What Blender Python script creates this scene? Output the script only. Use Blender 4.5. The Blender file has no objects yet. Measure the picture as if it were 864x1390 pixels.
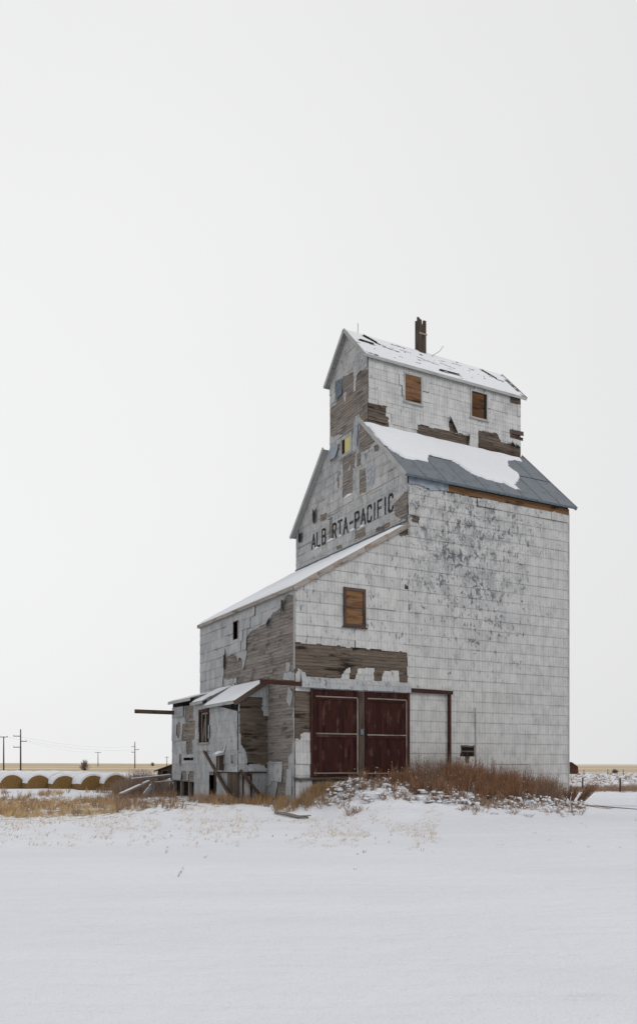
import bpy, math, random
from mathutils import Vector, noise, Matrix
random.seed(7)
R = math.radians
S = bpy.context.scene
COL = S.collection
# ------------------------------------------------------------------ camera
EYE = 2.1
cam_d = bpy.data.cameras.new('camera'); cam = bpy.data.objects.new('camera', cam_d); COL.objects.link(cam)
cam.location = (0, 0, EYE); cam.rotation_euler = (R(90), 0, 0)
cam_d.sensor_fit = 'HORIZONTAL'; cam_d.sensor_width = 36; cam_d.lens = 36*1125/864
cam_d.shift_y = 342.5/864; cam_d.clip_end = 20000; cam_d.clip_start = .1
S.camera = cam
# ------------------------------------------------------------------ sky, sun, exposure
SUN_EL, SUN_AZ = 34, 128            # azimuth: clockwise from +Y
W = bpy.data.worlds.new('World'); S.world = W; W.use_nodes = True
nt = W.node_tree; nt.nodes.clear()
def wn(t, **k):
    n = nt.nodes.new(t)
    for a, b in k.items(): setattr(n, a, b)
    return n
sky = wn('ShaderNodeTexSky', sky_type='NISHITA', sun_disc=False, sun_elevation=R(SUN_EL), sun_rotation=R(SUN_AZ), dust_density=6)
hs = wn('ShaderNodeHueSaturation'); hs.inputs['Saturation'].default_value = .12
nt.links.new(sky.outputs[0], hs.inputs['Color'])
tc = wn('ShaderNodeTexCoord'); sp = wn('ShaderNodeSeparateXYZ'); nt.links.new(tc.outputs['Generated'], sp.inputs[0])
# overcast cloud sheet: slightly brighter toward the front-left, duller low on the right, duller overhead/behind
nz = wn('ShaderNodeTexNoise'); nz.inputs['Scale'].default_value = 1.3; nz.inputs['Detail'].default_value = 3
nt.links.new(tc.outputs['Generated'], nz.inputs['Vector'])
def wm(op, a, b, c=None):
    n = wn('ShaderNodeMath', operation=op)
    for i, v in enumerate((a, b, c)):
        if v is None: continue
        if isinstance(v, (int, float)): n.inputs[i].default_value = v
        else: nt.links.new(v, n.inputs[i])
    return n.outputs[0]
v = wm('MULTIPLY_ADD', sp.outputs[0], -1.5, 6.45)
v = wm('MULTIPLY_ADD', sp.outputs[1], 2.0, v)
v = wm('MULTIPLY_ADD', sp.outputs[2], .75, v)
v = wm('MULTIPLY_ADD', nz.outputs[0], .8, v)
cc = wn('ShaderNodeCombineColor')
nt.links.new(wm('MULTIPLY', v, .992), cc.inputs[0]); nt.links.new(wm('MULTIPLY', v, .993), cc.inputs[1]); nt.links.new(wm('MULTIPLY', v, 1.0), cc.inputs[2])
mx = wn('ShaderNodeMix', data_type='RGBA'); mx.inputs[0].default_value = .93
nt.links.new(hs.outputs[0], mx.inputs[6]); nt.links.new(cc.outputs[0], mx.inputs[7])
bg = wn('ShaderNodeBackground'); bg.inputs[1].default_value = .1
nt.links.new(mx.outputs[2], bg.inputs[0])
wo = wn('ShaderNodeOutputWorld'); nt.links.new(bg.outputs[0], wo.inputs[0])
sd = bpy.data.lights.new('sun', 'SUN'); sd.energy = .8; sd.angle = R(28); sd.color = (1, .97, .93)
so = bpy.data.objects.new('sun', sd); COL.objects.link(so)
d = Vector((math.sin(R(SUN_AZ))*math.cos(R(SUN_EL)), math.cos(R(SUN_AZ))*math.cos(R(SUN_EL)), math.sin(R(SUN_EL))))
so.rotation_euler = d.to_track_quat('Z', 'Y').to_euler(); so.location = d*60
S.view_settings.view_transform = 'Standard'; S.view_settings.look = 'None'
S.view_settings.exposure = 0; S.view_settings.gamma = 1; S.view_settings.use_curve_mapping = False
S.render.engine = 'CYCLES'
# ------------------------------------------------------------------ materials
class NT:
    def __init__(s, name, rough=.85, spec=.2):
        s.m = bpy.data.materials.new(name); s.m.use_nodes = True
        s.t = s.m.node_tree; s.b = s.t.nodes['Principled BSDF']
        s.b.inputs['Roughness'].default_value = rough
        s.b.inputs['Specular IOR Level'].default_value = spec
        s.uv = s.n('ShaderNodeUVMap').outputs[0]
        s.obj = s.n('ShaderNodeTexCoord').outputs['Object']
        a = s.n('ShaderNodeAttribute'); a.attribute_name = 'rnd'; s.rnd = a.outputs['Fac']
    def n(s, t, **k):
        n = s.t.nodes.new(t)
        for a, b in k.items(): setattr(n, a, b)
        return n
    def set(s, sock, v):
        if isinstance(v, (int, float)): sock.default_value = v
        elif isinstance(v, tuple): sock.default_value = v if len(v) == 4 else (*v, 1) if sock.type == 'RGBA' else v
        else: s.t.links.new(v, sock)
    def math(s, op, a, b=0, c=0, clamp=False):
        n = s.n('ShaderNodeMath', operation=op, use_clamp=clamp)
        for i, v in enumerate((a, b, c)): s.set(n.inputs[i], v)
        return n.outputs[0]
    def scale(s, vec, sc, loc=(0, 0, 0)):
        n = s.n('ShaderNodeMapping'); s.set(n.inputs[0], vec)
        n.inputs['Scale'].default_value = sc; n.inputs['Location'].default_value = loc
        return n.outputs[0]
    def noise(s, vec, sc, detail=4, loc=(0, 0, 0), rough=.55, dist=0):
        n = s.n('ShaderNodeTexNoise'); s.set(n.inputs['Vector'], s.scale(vec, sc, loc))
        n.inputs['Scale'].default_value = 1; n.inputs['Detail'].default_value = detail
        n.inputs['Roughness'].default_value = rough; n.inputs['Distortion'].default_value = dist
        return n.outputs[0]
    def ramp(s, v, lo, hi, a=0, b=1):
        n = s.n('ShaderNodeMapRange', interpolation_type='SMOOTHSTEP')
        s.set(n.inputs[0], v); n.inputs[1].default_value = lo; n.inputs[2].default_value = hi
        s.set(n.inputs[3], a); s.set(n.inputs[4], b)
        return n.outputs[0]
    def mix(s, f, a, b, mode='MIX'):
        n = s.n('ShaderNodeMix', data_type='RGBA', blend_type=mode)
        s.set(n.inputs[0], f); s.set(n.inputs[6], a); s.set(n.inputs[7], b)
        return n.outputs[2]
    def val(s, col, f):
        n = s.n('ShaderNodeHueSaturation'); s.set(n.inputs['Color'], col); s.set(n.inputs['Value'], f)
        return n.outputs[0]
    def sep(s, v):
        n = s.n('ShaderNodeSeparateXYZ'); s.set(n.inputs[0], v); return n.outputs
    def bump(s, h, st=.5, dist=.02):
        n = s.n('ShaderNodeBump'); n.inputs['Strength'].default_value = st; n.inputs['Distance'].default_value = dist
        s.set(n.inputs['Height'], h); s.t.links.new(n.outputs[0], s.b.inputs['Normal'])
    def done(s, col, rough=None):
        s.set(s.b.inputs['Base Color'], col)
        if rough is not None: s.set(s.b.inputs['Roughness'], rough)
        return s.m

def mat_clad(name, light, zinc, wear, scuff, seed, spot=None, tvar=.14):
    """weathered painted tin sheets, UV in metres"""
    m = NT(name, .62, .3); u, v, _ = m.sep(m.uv)
    L = (seed, seed*1.7, 0)
    rib = m.math('SINE', m.math('MULTIPLY', u, 2*math.pi/.165))
    ribd = m.ramp(rib, .62, 1.0)
    big = m.noise(m.uv, (.55, .45, 1), 5, L)
    mid = m.noise(m.uv, (2.6, 1.1, 1), 6, L, .62)
    streak = m.noise(m.uv, (9, .7, 1), 4, L)
    fine = m.noise(m.uv, (26, 7, 1), 4, L)
    col = m.mix(m.ramp(mid, .35, .72), light, tuple(c*.80 for c in light))
    col = m.val(col, m.math('MULTIPLY_ADD', m.rnd, tvar, 1-tvar*.6))
    # bare zinc where the paint has gone
    zf = m.math('MULTIPLY', m.ramp(m.math('ADD', m.math('MULTIPLY', big, .55), m.math('MULTIPLY', mid, .45)), .62-wear*.28, .80-wear*.22), .85)
    zf = m.math('MULTIPLY', zf, m.ramp(m.noise(m.uv, (14, 5, 1), 3, L), .3, .6))
    col = m.mix(zf, col, zinc)
    # some sheets are barer than others
    col = m.mix(m.math('MULTIPLY', m.ramp(m.rnd, .84, .97), .9*wear), col, zinc)
    # long water streaks
    col = m.mix(m.math('MULTIPLY', m.ramp(streak, .55, .78), .38), col, tuple(c*.62 for c in light))
    # short dark scuffs
    s1 = m.noise(m.uv, (6.5, 2.4, 1), 6, (seed+5, 2, 0), .66, .3)
    cl = m.noise(m.uv, (.7, .8, 1), 4, (seed+9, 4, 0))
    if spot:
        n = m.n('ShaderNodeVectorMath', operation='DISTANCE'); m.set(n.inputs[0], m.scale(m.uv, (1, .8, 1))); n.inputs[1].default_value = (spot[0], spot[1]*.8, 0)
        loc = m.ramp(n.outputs['Value'], spot[2], spot[2]*.15)
        thr = m.math('SUBTRACT', s1, m.math('MULTIPLY', m.math('SUBTRACT', 1.0, loc), .13))
        thr = m.math('ADD', thr, m.math('MULTIPLY', m.math('SUBTRACT', cl, .5), .42))
    else:
        thr = m.math('ADD', s1, m.math('MULTIPLY', m.math('SUBTRACT', cl, .5), .3))
    sc = m.math('MULTIPLY', m.ramp(thr, .665-scuff*.14, .765-scuff*.14), .78)
    col = m.mix(sc, col, (.115, .125, .14))
    if spot:
        sm = m.noise(m.uv, (1.6, 1.1, 1), 6, (seed+40, 0, 0), .68, .4)
        col = m.mix(m.math('MULTIPLY', m.ramp(m.math('MULTIPLY_ADD', loc, .17, sm), .64, .76), .55), col, (.25, .265, .28))
        s3 = m.math('ADD', m.math('MULTIPLY', m.noise(m.uv, (4.2, 2.6, 1), 6, (seed+60, 0, 0), .72, 1.2), .7), m.math('MULTIPLY', m.noise(m.uv, (.8, 1.3, 1), 3, (seed+77, 0, 0)), .34))
        col = m.mix(m.math('MULTIPLY', m.ramp(m.math('MULTIPLY_ADD', loc, .10, s3), .635, .70), .85), col, (.085, .09, .10))
        s4 = m.noise(m.uv, (7, 1.1, 1), 5, (seed+80, 0, 0), .68, .3)
        col = m.mix(m.math('MULTIPLY', m.ramp(s4, .56, .70), .42), col, (.20, .20, .205))
    # rust freckles
    rf = m.ramp(m.noise(m.uv, (7, 9, 1), 4, (seed+20, 1, 0)), .70, .78)
    col = m.mix(m.math('MULTIPLY', rf, .5), col, (.19, .12, .08))
    col = m.mix(m.math('MULTIPLY', ribd, m.ramp(mid, .35, .65, .12, .38)), col, (.16, .16, .16))
    # dirt held along the lower lap of each row
    row = m.math('FRACT', m.math('DIVIDE', v, .48))
    lap = m.ramp(row, .10, .0)
    col = m.mix(m.math('MULTIPLY', lap, m.ramp(m.noise(m.uv, (1.2, 3, 1), 3, L), .35, .65, .08, .42)), col, (.12, .11, .10))
    col = m.val(col, m.math('MULTIPLY_ADD', fine, .22, .89))
    h = m.math('ADD', m.math('MULTIPLY', rib, .35), m.math('MULTIPLY', mid, 1.6))
    m.bump(h, .55, .022)
    return m.done(col, m.ramp(mid, .3, .7, .5, .75))

def mat_wood(name, a, b, dark, amount=.5, patch=None):
    m = NT(name, .92, .1)
    off = m.math('MULTIPLY', m.rnd, 37.0)
    n = m.n('ShaderNodeCombineXYZ'); m.set(n.inputs[0], off); m.set(n.inputs[1], off)
    va = m.n('ShaderNodeVectorMath', operation='ADD'); m.set(va.inputs[0], m.uv); m.set(va.inputs[1], n.outputs[0])
    grain = m.noise(va.outputs[0], (1.4, 55, 1), 5, rough=.65)
    blot = m.noise(va.outputs[0], (.9, 3.5, 1), 4)
    big = m.noise(m.uv, (.6, .8, 1), 4)
    col = m.mix(m.math('ADD', m.math('MULTIPLY', m.rnd, .6), m.math('MULTIPLY', blot, .4), clamp=True), a, b)
    col = m.mix(m.ramp(grain, .44, .70, 0, .85), col, dark)
    col = m.mix(m.math('MULTIPLY', m.ramp(m.math('ADD', blot, m.math('MULTIPLY', big, .5)), .74, .98), amount*1.5, clamp=True), col, dark)
    if patch: col = m.mix(m.math('MULTIPLY', m.ramp(m.noise(m.uv, (1.1, 1.4, 1), 5, (3, 8, 0)), .56, .68), .75), col, patch)
    m.bump(m.math('ADD', grain, m.math('MULTIPLY', blot, .5)), .5, .012)
    return m.done(col)

def mat_plain(name, c, var=.25, sc=(3, 3, 3), rough=.85, dark=None, bump=.3, space='obj', thr=(.5, .7), spec=.2):
    m = NT(name, rough, spec)
    v = m.obj if space == 'obj' else m.uv
    nn = m.noise(v, sc, 5)
    col = m.val(c if not isinstance(c, tuple) else m.mix(0, c, c), m.math('MULTIPLY_ADD', nn, var*2, 1-var))
    col = m.val(col, m.math('MULTIPLY_ADD', m.rnd, .3, .85))
    if dark: col = m.mix(m.ramp(m.noise(v, tuple(x*2.1 for x in sc), 4, (5, 5, 5)), thr[0], thr[1], 0, .85), col, dark)
    m.bump(nn, bump, .02)
    return m.done(col)

M = {}
M['clad_front'] = mat_clad('painted_tin_bright', (.54, .54, .535), (.27, .29, .32), .18, .86, 3, (8.6, 10.8, 8.5), .08)
M['clad_cupola'] = mat_clad('painted_tin_cupola', (.58, .58, .575), (.28, .30, .32), .30, .45, 31)
M['clad_shed'] = mat_clad('painted_tin_shed', (.55, .55, .545), (.28, .30, .33), .18, .70, 12)
M['clad_gable'] = mat_clad('painted_tin_gable', (.50, .495, .485), (.27, .29, .31), .60, .72, 50)
M['clad_left'] = mat_clad('painted_tin_grey', (.43, .435, .435), (.30, .33, .36), .60, .40, 70)
M['clad_lean'] = mat_clad('painted_tin_patchy', (.44, .45, .46), (.28, .305, .33), .70, .70, 90)
M['zinc'] = mat_plain('bare_zinc', (.27, .31, .36), .25, (2, 2, 2), .5, (.14, .16, .18), spec=.4)
M['zinc_light'] = mat_plain('pale_zinc', (.42, .43, .44), .25, (2.5, 2.5, 1.2), .55, (.22, .23, .25), thr=(.52, .72), spec=.4)
M['slate'] = mat_plain('dark_slate_sheet', (.12, .15, .18), .2, (3, 3, 3), .6, (.05, .06, .07))
M['siding'] = mat_wood('grey_siding', (.20, .178, .16), (.345, .315, .29), (.055, .045, .038), .5)
M['siding_warm'] = mat_wood('warm_siding', (.21, .185, .165), (.37, .335, .305), (.055, .043, .035), .5, (.30, .215, .15))
M['siding_dark'] = mat_wood('dark_siding', (.105, .083, .066), (.20, .165, .135), (.028, .02, .015), .8)
M['orange_wood'] = mat_wood('orange_board', (.19, .10, .052), (.28, .155, .08), (.05, .03, .02), .8, (.19, .145, .11))
M['beam'] = mat_wood('dark_beam', (.085, .062, .05), (.14, .105, .085), (.025, .018, .015), .5)
M['beam_red'] = mat_wood('oxblood_beam', (.06, .026, .022), (.085, .038, .03), (.025, .014, .012), .5, (.11, .085, .078))
M['trim'] = mat_wood('weathered_trim', (.33, .29, .26), (.44, .40, .365), (.10, .08, .07), .6, (.26, .17, .12))
M['trim_grey'] = mat_wood('grey_trim', (.40, .40, .39), (.52, .52, .51), (.17, .17, .17), .3)
M['door_red'] = mat_wood('oxblood_door', (.030, .011, .010), (.078, .027, .021), (.016, .009, .008), .6, (.095, .052, .042))
M['yellow'] = mat_plain('yellow_board', (.62, .55, .25), .1)
M['black'] = mat_plain('black_void_board', (.012, .010, .009), .2)
M['roofing'] = mat_plain('slate_grey_sheet_roof', (.15, .175, .20), .14, (1.2, 1.2, 1.2), .6, (.10, .115, .13), spec=.35)
M['shingle'] = mat_plain('dark_shingle', (.17, .155, .145), .3, (4, 4, 4), .9)
M['underside'] = mat_plain('roof_boards', (.30, .29, .28), .2, (2, 6, 6), .9, (.15, .14, .13))

def mat_snow(name, c=(.80, .82, .86)):
    m = NT(name, .75, .25)
    a = m.noise(m.obj, (.22, .5, .5), 5); b = m.noise(m.obj, (6, 6, 6), 4); c2 = m.noise(m.obj, (60, 60, 60), 2)
    col = m.mix(m.ramp(a, .3, .7), c, tuple(x*.955 for x in c))
    m.bump(m.math('ADD', m.math('MULTIPLY', a, 3.0), m.math('ADD', m.math('MULTIPLY', b, .7), m.math('MULTIPLY', c2, .12))), .35, .06)
    m.b.inputs['Subsurface Weight'].default_value = 0
    return m.done(col)
M['snow'] = mat_snow('snow')

def mat_ground():
    m = NT('snowy_ground', .85, .15)
    geo = m.n('ShaderNodeNewGeometry'); P = geo.outputs['Position']; x, y, z = m.sep(P)
    a = m.noise(P, (.10, .35, .3), 5); b = m.noise(P, (2.5, 3.5, 3), 5); c = m.noise(P, (30, 30, 30), 2)
    drift = m.noise(P, (.35, 1.6, 1), 4, dist=.6)
    snow = m.mix(m.ramp(a, .3, .7), (.785, .80, .845), (.74, .755, .80))
    snow = m.mix(m.math('MULTIPLY', m.ramp(drift, .45, .7), .25), snow, (.72, .735, .79))
    # bare straw and soil poking through the snow in the rough grass strip
    soil = m.mix(m.noise(P, (3, 3, 3), 4), (.16, .105, .06), (.34, .25, .14))
    strip = m.math('MULTIPLY', m.ramp(y, 28, 35), m.ramp(y, 50, 44))
    leftm = m.ramp(x, -1, -7)
    th = m.math('MULTIPLY', m.math('MULTIPLY', strip, leftm), .16)
    sp_ = m.ramp(m.math('ADD', m.noise(P, (2.2, 1.1, 2), 6, rough=.7), th), .63, .72)
    # strip by the fence on the right
    st2 = m.math('MULTIPLY', m.math('MULTIPLY', m.ramp(y, 58, 66), m.ramp(y, 210, 120)), m.ramp(x, 5, 14))
    sp2 = m.math('MULTIPLY', st2, m.ramp(m.noise(P, (.5, .22, 1), 6, (3, 3, 0), rough=.75), .50, .60))
    near = m.mix(m.math('MULTIPLY', sp_, m.math('MULTIPLY', strip, m.ramp(x, 3, -2)), clamp=True), snow, soil)
    near = m.mix(m.math('MULTIPLY', sp2, .8), near, (.22, .17, .13))
    # stubble fields far off
    fn = m.noise(P, (.004, .02, .01), 5, rough=.6); fn2 = m.noise(P, (.02, .15, .1), 5, rough=.7)
    gold = m.mix(m.ramp(fn2, .3, .7), (.45, .335, .19), (.57, .46, .31))
    gold = m.mix(m.ramp(fn, .52, .62, 0, .8), gold, (.74, .68, .58))
    far = m.ramp(m.math('ADD', y, m.math('MULTIPLY', fn2, 60)), 190, 270)
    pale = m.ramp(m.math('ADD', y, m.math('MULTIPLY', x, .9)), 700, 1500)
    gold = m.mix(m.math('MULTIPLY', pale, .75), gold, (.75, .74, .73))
    m.bump(m.math('ADD', m.math('MULTIPLY', drift, 1.3), m.math('ADD', m.math('MULTIPLY', b, .8), m.math('MULTIPLY', c, .22))), .65, .11)
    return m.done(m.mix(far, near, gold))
M['ground'] = mat_ground()

def mat_plant(name, a, b, c=None):
    m = NT(name, .9, .1)
    col = m.mix(m.rnd, a, b)
    if c: col = m.mix(m.ramp(m.noise(m.obj, (.5, .5, .5), 3), .45, .6), col, c)
    m.b.inputs['Roughness'].default_value = .9
    return m.done(col)
M['kochia'] = mat_plant('rust_brown_weed', (.16, .085, .05), (.33, .185, .11), (.23, .155, .11))
M['grass'] = mat_plant('golden_grass', (.50, .34, .17), (.68, .54, .34), (.42, .26, .13))
M['weed'] = mat_plant('brown_weed', (.22, .14, .10), (.40, .28, .20))
M['stubble'] = mat_plant('pale_stubble', (.50, .37, .22), (.66, .56, .41))
M['twig'] = mat_plant('grey_twig', (.17, .13, .12), (.26, .21, .19))

# ------------------------------------------------------------------ mesh collecting
class MB:
    def __init__(s): s.v = []; s.f = []; s.uv = []; s.r = []
    def face(s, pts, uvs=None, r=None):
        i = len(s.v); s.v += [tuple(p) for p in pts]; s.f.append(tuple(range(i, i+len(pts))))
        if uvs is None:
            a = Vector(pts[1])-Vector(pts[0]); b = Vector(pts[-1])-Vector(pts[0])
            la, lb = a.length, b.length
            if len(pts) == 4: uvs = [(0, 0), (la, 0), (la, lb), (0, lb)] if la >= lb else [(0, 0), (0, la), (lb, la), (lb, 0)]
            else: uvs = [(p[0]+p[1], p[2]) for p in pts]
            o = random.random()*9; uvs = [(a_+o, b_+o) for a_, b_ in uvs]
        s.uv += uvs; s.r.append(random.random() if r is None else r)
    def hexa(s, p, r=None):     # 8 corners: bottom 4, top 4
        r = random.random() if r is None else r
        for q in ((3, 2, 1, 0), (4, 5, 6, 7), (0, 1, 5, 4), (1, 2, 6, 5), (2, 3, 7, 6), (3, 0, 4, 7)):
            s.face([p[k] for k in q], None, r)
        return s
    def box(s, x0, x1, y0, y1, z0, z1, r=None):
        return s.hexa([(x0, y0, z0), (x1, y0, z0), (x1, y1, z0), (x0, y1, z0), (x0, y0, z1), (x1, y0, z1), (x1, y1, z1), (x0, y1, z1)], r)
    def beam(s, a, b, w, h, up=(0, 0, 1), r=None, taper=1):
        a = Vector(a); b = Vector(b); d = (b-a).normalized(); u = Vector(up)
        if abs(d.dot(u)) > .99: u = Vector((0, 1, 0))
        sd = d.cross(u).normalized()*w/2; u2 = sd.cross(d).normalized()*h/2
        t = taper
        return s.hexa([a-sd-u2, a+sd-u2, b+sd*t-u2*t, b-sd*t-u2*t, a-sd+u2, a+sd+u2, b+sd*t+u2*t, b-sd*t+u2*t], r)
    def tube(s, pts, rad, n=6):
        pts = [Vector(p) for p in pts]; rings = []
        for k, p in enumerate(pts):
            d = (pts[min(k+1, len(pts)-1)]-pts[max(k-1, 0)]).normalized()
            u = Vector((0, 0, 1)) if abs(d.z) < .9 else Vector((1, 0, 0))
            a = d.cross(u).normalized(); b = a.cross(d)
            rr = rad[k] if isinstance(rad, (list, tuple)) else rad
            rings.append([p+(a*math.cos(6.2832*j/n)+b*math.sin(6.2832*j/n))*rr for j in range(n)])
        r = random.random()
        for k in range(len(rings)-1):
            for j in range(n): s.face([rings[k][j], rings[k][(j+1) % n], rings[k+1][(j+1) % n], rings[k+1][j]], None, r)
        s.face(rings[0][::-1], None, r); s.face(rings[-1], None, r)
        return s
    def blade(s, p, q, w, r, bend=0):
        p = Vector(p); q = Vector(q); d = q-p
        a = Vector((random.uniform(-1, 1), random.uniform(-.4, .4), random.uniform(-.2, .2))); a = (a-a.dot(d)*d/max(d.length_squared, 1e-6))
        if a.length < 1e-4: a = Vector((1, 0, 0))
        a = a.normalized()*w/2
        m = (p+q)/2+Vector((random.uniform(-bend, bend), random.uniform(-bend, bend), abs(bend)*.5))
        i = len(s.v); s.v += [tuple(p-a), tuple(p+a), tuple(m+a*.8), tuple(m-a*.8), tuple(q)]
        s.f += [(i, i+1, i+2, i+3), (i+3, i+2, i+4)]; s.uv += [(0, 0)]*7; s.r += [r, r]
    def build(s, name, mat, parent=None, smooth=False):
        me = bpy.data.meshes.new(name); me.from_pydata(s.v, [], s.f)
        uvl = me.uv_layers.new(name='UVMap'); flat = [c for t in s.uv for c in t]
        uvl.data.foreach_set('uv', flat)
        at = me.attributes.new('rnd', 'FLOAT', 'FACE'); at.data.foreach_set('value', s.r)
        if smooth: me.polygons.foreach_set('use_smooth', [True]*len(me.polygons))
        me.materials.append(mat); me.update()
        o = bpy.data.objects.new(name, me); COL.objects.link(o)
        if parent: o.parent = parent
        return o
def weld(o, d=.0005):
    import bmesh
    b = bmesh.new(); b.from_mesh(o.data); bmesh.ops.remove_doubles(b, verts=b.verts, dist=d); bmesh.ops.dissolve_degenerate(b, edges=b.edges, dist=1e-5); bmesh.ops.recalc_face_normals(b, faces=b.faces); b.to_mesh(o.data); b.free()
    return o
def tag(o, label=None, cat=None, group=None, kind=None):
    if label: o['label'] = label
    if cat: o['category'] = cat
    if group: o['group'] = group
    if kind: o['kind'] = kind
    return o
def empty(name, loc=(0, 0, 0), rz=0, parent=None):
    o = bpy.data.objects.new(name, None); COL.objects.link(o); o.location = loc; o.rotation_euler = (0, 0, rz)
    o.empty_display_size = .3
    if parent: o.parent = parent
    return o
def copy_tree(o, parent=None):
    c = o.copy(); COL.objects.link(c); c.parent = parent
    for ch in list(o.children): copy_tree(ch, c)
    return c
# ------------------------------------------------------------------ local frame of the elevator
TH = R(28.546361763221018)
U = Vector((math.cos(TH), math.sin(TH), 0)); V = Vector((-U.y, U.x, 0)); A0 = Vector((-32/1125*34, 34, 0))
def L2W(x, y, z=0): return A0+U*x+V*y+Vector((0, 0, z))
def W2L(X, Y):
    d = Vector((X, Y, 0))-A0; return d.dot(U), d.dot(V)
def ss(x, a, b):
    t = max(0, min(1, (x-a)/(b-a))); return t*t*(3-2*t)
def ground(X, Y):
    bx, by = W2L(X, Y)
    f = ss(bx, -.7, 2.0)*(1-.93*ss(bx, 6.5, 15.8))*(1-ss(bx, 15, 18))
    g = ss(by, -6.6, -.9)*(1-ss(by, 1.5, 6))
    z = 1.28*f*g
    lump = noise.noise(Vector((X*.9, Y*.9, 0)))*.22+noise.noise(Vector((X*2.3, Y*2.3, 3)))*.12
    z += lump*min(1, z*2.5+.0)*.9*ss(by, -7, -4)
    z += .42*ss(bx, -9, -2)*(1-ss(bx, 3, 6))*ss(by, -3, .5)*(1-ss(by, 10, 15))*(1-f*g)
    z += .42*ss(Y, 40, 52)*(1-ss(Y, 85, 110))*ss(-X, 5, 12)
    z += noise.noise(Vector((X*.13, Y*.22, 1)))*.09*ss(Y, 5, 18)+noise.noise(Vector((X*.5, Y*.9, 5)))*.022
    if Y > 120:
        q = ss(Y, 120, 1300)
        side = ss(X/max(Y, 1), .25, -.35)
        z += q*(1.35+1.9*side)+noise.noise(Vector((X*.002, Y*.002, 9)))*.9*q
        z += .9*ss(Y, 2000, 3500)
    # shallow wheel track on the right
    return z-.10*math.exp(-((Y-(38.3+(X-14)*.05))/.5)**2)*ss(X, 10.5, 12)
E = EYE
# ------------------------------------------------------------------ the ground: one sheet to the horizon
def axis(fine, far, step, grow):
    a = [0.0]
    while a[-1] < far: a.append(a[-1]+(step if a[-1] < fine else step*(1+(a[-1]-fine)*grow)))
    return a
px = axis(24, 7000, .3, .25); xs = [-t for t in px[:0:-1]]+px
ys = [-60, -40, -25, -15, -8, -4, -2]+axis(64, 9000, .32, .16)
gm = MB(); nX = len(xs)
gm.v = [(x, y, ground(x, y)) for y in ys for x in xs]
gm.f = [(j*nX+i, j*nX+i+1, (j+1)*nX+i+1, (j+1)*nX+i) for j in range(len(ys)-1) for i in range(nX-1)]
gm.uv = [(0, 0)]*(4*len(gm.f)); gm.r = [.5]*len(gm.f)
tag(gm.build('ground', M['ground'], smooth=True), kind='structure', label='snow covered prairie running out to golden stubble fields')
tk = MB(); rt = random.Random(3)  # thin sheet over the frozen ruts, their shade painted in as grey
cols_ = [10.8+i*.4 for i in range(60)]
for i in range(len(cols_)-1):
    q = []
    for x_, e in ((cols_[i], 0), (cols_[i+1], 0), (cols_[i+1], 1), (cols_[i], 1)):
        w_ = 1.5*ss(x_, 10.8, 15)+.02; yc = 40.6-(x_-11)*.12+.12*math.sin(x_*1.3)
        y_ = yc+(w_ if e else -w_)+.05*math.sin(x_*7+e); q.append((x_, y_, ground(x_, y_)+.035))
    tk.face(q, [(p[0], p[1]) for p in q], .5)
tag(tk.build('shaded_icy_track', mat_plain('rut_shade_grey_ice', (.54, .56, .60), .12, (1, 3, 1), .5, (.64, .66, .70))), kind='structure', label='icy rutted track with rut shade painted grey crossing the snow right of the elevator')
# ------------------------------------------------------------------ wall machinery
def clip(poly, conv):
    out = poly
    n = len(conv)
    ar = sum(conv[i][0]*conv[(i+1) % n][1]-conv[(i+1) % n][0]*conv[i][1] for i in range(n))
    cv = conv if ar > 0 else conv[::-1]
    for i in range(n):
        a, b = cv[i], cv[(i+1) % n]; inp = out; out = []
        if not inp: break
        side = lambda p: (b[0]-a[0])*(p[1]-a[1])-(b[1]-a[1])*(p[0]-a[0])
        for k in range(len(inp)):
            p, q = inp[k], inp[(k+1) % len(inp)]; sp_, sq = side(p), side(q)
            if sp_ >= 0: out.append(p)
            if (sp_ >= 0) != (sq >= 0):
                t = sp_/(sp_-sq); out.append((p[0]+(q[0]-p[0])*t, p[1]+(q[1]-p[1])*t))
    return out
def inpoly(x, y, P):
    c = False; n = len(P); j = n-1
    for i in range(n):
        if (P[i][1] > y) != (P[j][1] > y) and x < (P[j][0]-P[i][0])*(y-P[i][1])/(P[j][1]-P[i][1])+P[i][0]: c = not c
        j = i
    return c
def front(c):  return lambda a, b, o=0: (a, c-o, b+E)      # a = x
def left(c):   return lambda a, b, o=0: (c-o, a, b+E)      # a = y
def right(c):  return lambda a, b, o=0: (c+o, a, b+E)
def back(c):   return lambda a, b, o=0: (a, c+o, b+E)
def rect(a0, a1, b0, b1): return [(a0, b0), (a1, b0), (a1, b1), (a0, b1)]
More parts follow.
